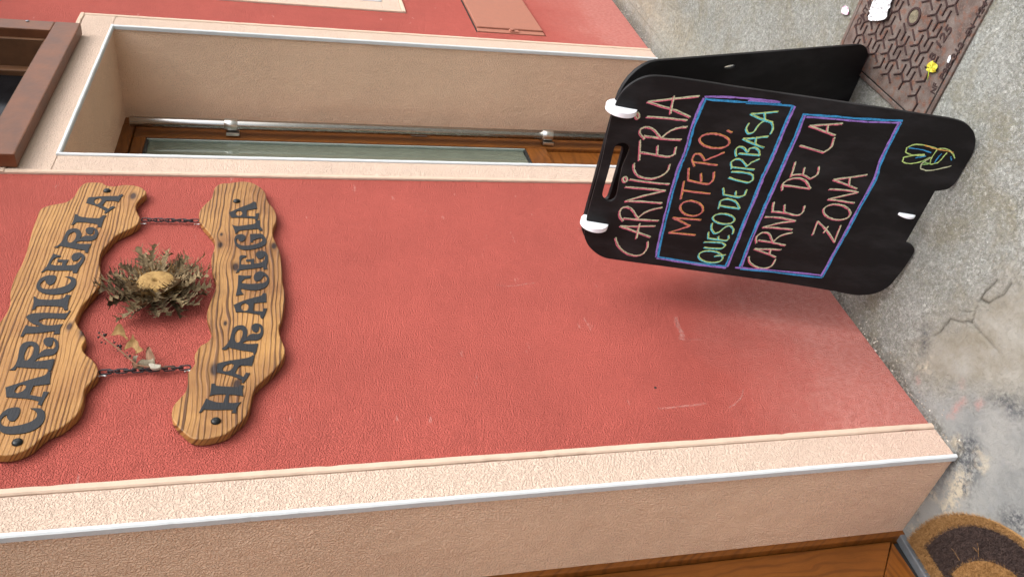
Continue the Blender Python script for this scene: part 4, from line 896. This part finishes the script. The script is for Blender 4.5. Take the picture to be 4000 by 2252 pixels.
# ------------------------------------------------------------------ manhole cover
mc = {k: grd(p) for k, p in dict(a=(3363, 294.5), b=(3520, 431), c=(3660, 400), d=(3843, 100), e=(3290, 190), f=(3372, 20)).items()}
ex = np.array([1., -.05, 0]); ex[2] = gz(ex[0], ex[1])-gz(0, 0)
MO = grd((3642, 500)); 
x_lo = (grd((3628, 447))[0]+grd((3843, 100))[0])/2; x_hi = (mc['e'][0]+mc['f'][0])/2
yc = -.556
rot = rad(4.5)
e1v = np.array([math.cos(rot), -math.sin(rot)*.4, 0]); e1v[2] = GS*e1v[0]+GC*e1v[1]
MF = Frame(np.array([x_lo+.022, yc+.003, gz(x_lo, yc)+.002]), e1v, GN)     # u along the wall, v towards the wall
MW = x_hi-x_lo-.02; ML = .52
MH = empty('manhole_cover', tuple(MF.o), 'rusty cast iron manhole cover with branching anti-slip ribs', 'manhole cover')
tr_ = NT('rusty_iron'); P_ = tr_.tc.outputs['Object']
_a = tr_.noise(P_, 22., 5., .65); _b = tr_.noise(P_, 240., 3., .7)
_c = tr_.mix(tr_.ramp(_a, [(.32, 0.), (.5, .5), (.68, 1.)]), lin(88, 72, 65), lin(124, 113, 106))
_c = tr_.mix(tr_.math('MULTIPLY', tr_.ramp(tr_.noise(P_, 60., 4., .6), [(.52, 0.), (.62, 1.)]), .6), _c, lin(122, 74, 52))
_c = tr_.mix(tr_.math('MULTIPLY', tr_.ramp(_b, [(.56, 0.), (.66, 1.)]), .4), _c, lin(160, 150, 144))
m_iron = tr_.done(_c, .6, tr_.bump(tr_.math('ADD', _a, _b), .0012), .35, .4)
m_rib = plainmat('dark_worn_iron', lin(66, 50, 48), .5, .35, bump=.0008, bscale=200., vary=.2)
box_m = box_mesh('plate', (.0, -ML, -.03), (MW, 0, .004), .002); link('plate', box_m, m_iron, MH, MF.m())
fw = .013
for nm, lo, hi in (('seat_frame', (-fw-.004, -ML, -.03), (-.004, fw+.004, .003)), ('seat_frame', (-.0035, .004, -.03), (MW+fw, fw+.0035, .003)), ('seat_frame', (MW+.004, -ML, -.03), (MW+fw+.004, .0035, .003))):
    link(nm, box_mesh(nm, lo, hi, .002), m_iron, MH, MF.m())
link('gap', box_mesh('gap', (-.0039, -ML, -.03), (MW+.0039, .0039, .0012), 0), m_black, MH, MF.m())
gC = crop(3200, 0, 2.9)
glyph = [[(810, 455), (890, 440), (935, 345)], [(890, 440), (905, 530), (860, 615)], [(905, 530), (985, 515), (1035, 420)], [(985, 515), (1005, 615)]]
G0 = [[np.array(MF.p(p)) for p in gC(s_)] for s_ in glyph]
o0 = np.array(MF.p(gC([(890, 440)])[0])); va = np.array(MF.p(gC([(1145, 507)])[0]))-o0; vb = np.array(MF.p(gC([(800, 600)])[0]))-o0
def rib_mesh(segs, w, h):
    prts = []
    for s_ in segs:
        for a, b in zip(s_[:-1], s_[1:]):
            d = (b-a)/np.linalg.norm(b-a); n_ = np.array([-d[1], d[0]]); a2, b2 = a-d*w*.5, b+d*w*.5
            q = []
            for z, ww in ((0, w*.5), (h, w*.36)):
                q += [(*(a2+n_*ww), z), (*(b2+n_*ww), z), (*(b2-n_*ww), z), (*(a2-n_*ww), z)]
            prts.append((q, [(4, 7, 6, 5), (0, 4, 5, 1), (1, 5, 6, 2), (2, 6, 7, 3), (3, 7, 4, 0)]))
    return join('rib', prts)
rw = .0044
B = .058
kq = np.array(MF.p(gC([(1095, 190)])[0]))
ribme = rib_mesh([[p-o0 for p in s_] for s_ in G0], rw, .0032)
part_me = [rib_mesh([[p-o0 for p in G0[k]]], rw, .0032) for k in range(4)]
def okp(p, keep=True): return .036 < p[0] < MW-.024 and -ML+.01 < p[1] < -.012 and np.hypot(*(p-kq)) > .034
txtzone = [np.array(MF.p(gC([p])[0])) for p in ((1290, 640), (1530, 210))]
def intxt(p):
    a, b = txtzone; t_ = np.clip((p-a)@(b-a)/((b-a)@(b-a)), 0, 1); return np.hypot(*(p-a-t_*(b-a))) < .016
for i in range(-12, 13):
    for j in range(-12, 13):
        sft = i*va+j*vb
        good = [all(okp(p+sft) and not intxt(p+sft) for p in s_) for s_ in G0]
        if all(good): link('rib', ribme, None, MH, MF.m(.0041) @ Matrix.Translation((*(o0+sft), 0)))
        else:
            for k in range(4):
                if good[k]: link('rib', part_me[k], None, MH, MF.m(.0041) @ Matrix.Translation((*(o0+sft), 0)))
for me in [ribme]+part_me: me.materials.append(m_rib)
def text_mesh(s, size, depth=.0016):
    cu = bpy.data.curves.new('lettering', 'FONT'); cu.body = s; cu.size = size; cu.extrude = depth/2; cu.align_x = 'CENTER'; cu.align_y = 'CENTER'; cu.offset = size*.02
    o = bpy.data.objects.new('lettering', cu); COL.objects.link(o); dg = bpy.context.evaluated_depsgraph_get()
    me = bpy.data.meshes.new_from_object(o.evaluated_get(dg)); bpy.data.objects.remove(o); bpy.data.curves.remove(cu); me.materials.clear(); me.name = 'lettering'; return me
def mtext(s, pa, pb, size):
    a, b = np.array(MF.p(gC([pa])[0])), np.array(MF.p(gC([pb])[0])); c = (a+b)/2; an = math.atan2(*(b-a)[::-1])
    me = text_mesh(s, size); w_ = me_w(me); sx = np.linalg.norm(b-a)/w_
    link('lettering', me, m_rib, MH, MF.m(.0048) @ Matrix.Translation((*c, 0)) @ Matrix.Rotation(an, 4, 'Z') @ Matrix.Diagonal((sx, 1, 1, 1)))
def me_w(me): xs_ = [v.co.x for v in me.vertices]; return max(xs_)-min(xs_)
mtext('NF', (1300, 1060), (1345, 950), .024); mtext('P98-312', (1400, 900), (1640, 490), .024); mtext('EN', (1695, 400), (1765, 285), .024); mtext('124', (1810, 195), (1905, 40), .024)
mtext('B', (1285, 680), (1325, 610), .030); mtext('125', (1360, 530), (1500, 320), .034)
mtext('PONTA', (425, 330), (600, 10), .026)
# lifting eye: square socket
kf = spline([(-.030, -.005), (-.022, -.022), (-.005, -.030), (.012, -.026), (.027, -.012), (.030, .005), (.022, .022), (.005, .030), (-.012, .026), (-.027, .012)], 3)
kf = [(x*.8, y*.8) for x, y in kf]; ki = [(x*.74, y*.74) for x, y in kf]
ek = link('lifting_eye', plate_mesh('lifting_eye', [kf, ki], .0036, .0006), m_rib, MH, MF.m(.0041) @ Matrix.Translation((*kq, 0)))
link('packed_grit', plate_mesh('packed_grit', [ki], .0015), plainmat('packed_grit', lin(120, 112, 92), .9, bump=.004, bscale=260., vary=.35), ek, MF.m(.0042) @ Matrix.Translation((*kq, 0)))

# ------------------------------------------------------------------ litter
def crumple(name, poly, fr, thick, amp, mat_, label, cat, base=.0, cell=.006):
    lp = spline([fr.p(p) for p in poly], 4, corner=80); cx, cy = np.mean([p[0] for p in lp]), np.mean([p[1] for p in lp])
    bm = bmesh.new(); vs_ = [bm.verts.new((x-cx, y-cy, 0)) for x, y in lp]; fc = bm.faces.new(vs_)
    bmesh.ops.triangulate(bm, faces=[fc])
    for _ in range(4):
        es = [e for e in bm.edges if e.calc_length() > cell]
        if not es: break
        bmesh.ops.subdivide_edges(bm, edges=es, cuts=1); bmesh.ops.triangulate(bm, faces=bm.faces[:])
    bm.normal_update()
    bm.faces.ensure_lookup_table()
    if bm.faces[0].normal.z < 0: bmesh.ops.reverse_faces(bm, faces=bm.faces[:])
    for v in bm.verts:
        p = v.co*75; r_ = 1-abs(mnoise.noise(p))*2; v.co.z = thick+amp*(r_*.6+mnoise.noise(v.co*190)*.4+.5)
    g_ = bmesh.ops.extrude_face_region(bm, geom=bm.faces[:]); 
    for v in [x for x in g_['geom'] if isinstance(x, bmesh.types.BMVert)]: v.co.z -= thick*.8
    bmesh.ops.recalc_face_normals(bm, faces=bm.faces[:])
    me = bpy.data.meshes.new(name); bm.to_mesh(me); bm.free()
    o = link(name, me, mat_, None, fr.m(base) @ Matrix.Translation((cx, cy, 0))); prop(o, label, cat); return o
m_paper = plainmat('white_paper', lin(205, 207, 209), .85, bump=.0012, bscale=260., vary=.05, spec=.2)
crumple('paper_scrap', gC([(655, -60), (640, 80), (610, 190), (615, 235), (680, 245), (770, 235), (815, 210), (835, 110), (870, 20), (880, -60)]), MF, .0012, .007, m_paper, 'torn white paper scrap lying on the manhole cover', 'paper', .0075)
GF = Frame((1.5, -.5, gz(1.5, -.5)), (1, 0, 0), GN)
m_wad = NT('pink_white_wad'); _n = m_wad.noise(m_wad.tc.outputs['Object'], 120., 3.)
m_wad = m_wad.done(m_wad.mix(m_wad.ramp(_n, [(.52, 0.), (.64, 1.)]), lin(226, 222, 226), lin(206, 120, 170)), .7)
crumple('chewing_gum', gC([(265, 125), (285, 90), (320, 70), (350, 95), (355, 140), (335, 170), (300, 165), (275, 150)]), GF, .002, .004, m_wad, 'small white and pink blob stuck on the bare concrete', 'gum', .0012, .004)
m_yel = NT('yellow_leaf'); P_ = m_yel.tc.outputs['Object']; _n = m_yel.noise(P_, 60., 3.)
m_yel = m_yel.done(m_yel.mix(m_yel.ramp(_n, [(.4, 0.), (.65, 1.)]), lin(205, 182, 50), lin(150, 164, 44)), .6)
LF = empty('fallen_leaf', tuple(MF.o+MF.u*MF.p(gC([(1310, 780)])[0])[0]+MF.v*MF.p(gC([(1310, 780)])[0])[1]), 'small yellow fan shaped leaf with stalk lying on the manhole cover', 'leaf')
def leafblade(poly, z):
    lp = spline([MF.p(p) for p in gC(poly)], 3, corner=70); c = np.mean(lp, axis=0)
    V = [(*c, z+.002)]; Fc = []; n_ = len(lp)
    for i, p in enumerate(lp): V.append((*(np.array(p)*.5+c*.5), z+.0035+.0015*math.sin(i*1.3)))
    for i, p in enumerate(lp): V.append((*p, z+.002+.003*math.sin(i*.9)))
    for i in range(n_):
        j = (i+1) % n_; Fc += [(0, 1+i, 1+j), (1+i, 1+n_+i, 1+n_+j, 1+j)]
    return mesh('blade', V, Fc)
link('blade', leafblade([(1285, 820), (1255, 790), (1250, 765), (1280, 730), (1320, 690), (1340, 705), (1365, 730), (1375, 780), (1370, 815), (1330, 825), (1300, 822)], .0085), m_yel, LF, MF.m(), True)
link('stalk', tube_mesh('stalk', [(*MF.p(p), z) for p, z in zip(gC([(1320, 760), (1290, 815), (1280, 860), (1262, 915)]), (.0135, .0125, .011, .009))], [.0008, .0012, .0012, .0009], 6), plainmat('green_stalk', lin(176, 190, 60), .6), LF, MF.m(), True)
crumple('paper_shred', gC([(1480, 700), (1500, 640), (1520, 630), (1520, 670), (1495, 720)]), MF, .0004, .001, m_paper, 'tiny white paper shred by the numerals on the manhole cover', 'paper', .0068, .004)
# loose grit along the foot of the wall
gp = []
rg = random.Random(5)
for i in range(520):
    if rg.random() < .7: x = rg.uniform(1.02, 2.3); y = -abs(rg.gauss(0, .018))-.003
    else: x = rg.uniform(3.4, 4.3); y = -abs(rg.gauss(0, .03))-.003
    if rg.random() < .12: y -= rg.uniform(0, .6)
    s = rg.uniform(.0009, .0032)*(1.6 if rg.random() < .06 else 1); z = gz(x, y)+s*.5
    q = [np.array([x, y, z])+s*np.array(d)*rg.uniform(.7, 1.3) for d in ((1, 0, 0), (-1, 0, 0), (0, 1, 0), (0, -1, 0), (0, 0, .8), (0, 0, -.6))]
    gp.append((q, [(0, 2, 4), (2, 1, 4), (1, 3, 4), (3, 0, 4), (2, 0, 5), (1, 2, 5), (3, 1, 5), (0, 3, 5)]))
m_grit = NT('grit'); _n = m_grit.noise(m_grit.n('NewGeometry').outputs['Position'], 90., 1.)
m_grit = m_grit.done(m_grit.ramp(_n, [(.3, lin(90, 80, 68)), (.5, lin(150, 142, 130)), (.7, lin(214, 208, 198))]), .9)
prop(link('grit', join('grit', gp), m_grit), kind='stuff')

# ------------------------------------------------------------------ half-moon coir mat
MC = np.array([.676, .262]); 
DM = empty('doormat', (MC[0], MC[1], gz(*MC)), 'half-moon coir doormat with dark brown arc at the door threshold', 'doormat')
DF = Frame((MC[0], MC[1], gz(*MC)+.001), (1, 0, 0), GN)
def half(R, y, n=40): return [(R*math.cos(a), y+R*math.sin(a)) for a in np.linspace(math.pi, 2*math.pi, n)]
m_coir = driedmat('coir', lin(118, 84, 46), lin(170, 132, 86), 90.); m_coird = driedmat('dark_coir', lin(54, 44, 42), lin(92, 76, 70), 90.)
def coir_patch(name, poly, hole, m1, top, seed, n):
    loops = [poly]+([hole] if hole else [])
    o = link(name, plate_mesh(name, loops, top, 0), m1, DM, DF.m())
    r_ = random.Random(seed); prts = []; cnt = 0
    def ins(P, x, y):
        r = False; j = len(P)-1
        for i in range(len(P)):
            if ((P[i][1] > y) != (P[j][1] > y)) and x < (P[j][0]-P[i][0])*(y-P[i][1])/(P[j][1]-P[i][1]+1e-12)+P[i][0]: r = not r
            j = i
        return r
    while cnt < n:
        x, y = r_.uniform(-.05, .31), r_.uniform(-.31, .01)
        if not ins(poly, x, y) or (hole and ins(hole, x, y)): continue
        cnt += 1; a = r_.gauss(-.75, .5); l = r_.uniform(.006, .013); w_ = .00045; dz = r_.uniform(.003, .0075)
        dx, dy = math.cos(a)*l, math.sin(a)*l; nx_, ny_ = -math.sin(a)*w_, math.cos(a)*w_
        prts.append(([(x-nx_, y-ny_, top-.001), (x+nx_, y+ny_, top-.001), (x+dx*.6+nx_*.8, y+dy*.6+ny_*.8, top+dz), (x+dx*.6-nx_*.8, y+dy*.6-ny_*.8, top+dz), (x+dx, y+dy, top+dz*.7)], [(0, 1, 2, 3), (3, 2, 4)]))
    prop(link('fibre_pile', join('fibre_pile', prts), m1, o, DF.m()), kind='stuff')
outer, ring_o, ring_i = half(.300, 0), half(.252, -.036), half(.165, -.060)
coir_patch('border', outer, ring_o, m_coir, .010, 1, 9000)
coir_patch('dark_arc', ring_o, ring_i, m_coird, .010, 2, 7000)
coir_patch('centre', ring_i, None, m_coir, .010, 3, 2500)
# stray pale fibres caught in the dark arc
st_ = []; r_ = random.Random(9)
for i in range(16):
    x, y = r_.uniform(.05, .26), r_.uniform(-.26, -.02); a = r_.gauss(-.8, .6); l = r_.uniform(.015, .04); pts = [(x+math.cos(a+.08*k)*l*k/3, y+math.sin(a+.08*k)*l*k/3, .0165+.001*math.sin(k*2)) for k in range(4)]
    if math.hypot(x, y) < .25: st_.append(me_data(tube_mesh('t', pts, .0004, 4)))
prop(link('stray_fibres', join('stray_fibres', st_), m_coir, DM, DF.m()), kind='stuff')

# ------------------------------------------------------------------ scrapes on the red render
m_sc = chalk('scrape', lin(222, 176, 166))
for n_ in m_sc.node_tree.nodes:
    if n_.type == 'VALTORGB': n_.color_ramp.elements[0].position = .52; n_.color_ramp.elements[0].color = (0, 0, 0, 1); n_.color_ramp.elements[1].position = .66; n_.color_ramp.elements[1].color = (.6, .6, .6, 1)
WF = Frame((1.65, -.0006, 1.), (1, 0, 0), (0, -1, 0))
_cf = CF
for pts, w_ in (([(2570, 1594), (2650, 1588), (2700, 1582), (2760, 1575)], .005), ([(2845, 1590), (2885, 1565), (2905, 1520)], .003), ([(2640, 1238), (2650, 1275), (2665, 1300), (2660, 1325)], .012), ([(2655, 1325), (2740, 1326)], .003),
                ([(1940, 1112), (2000, 1116), (2060, 1106)], .003), ([(2010, 1116), (2090, 1104)], .002)):
    CF = WF
    v_, f_ = ribbon(pts, w_, 0., jitter=.0012); CF = _cf
    link('scrape', mesh('scrape', v_, f_), m_sc, house, WF.m())
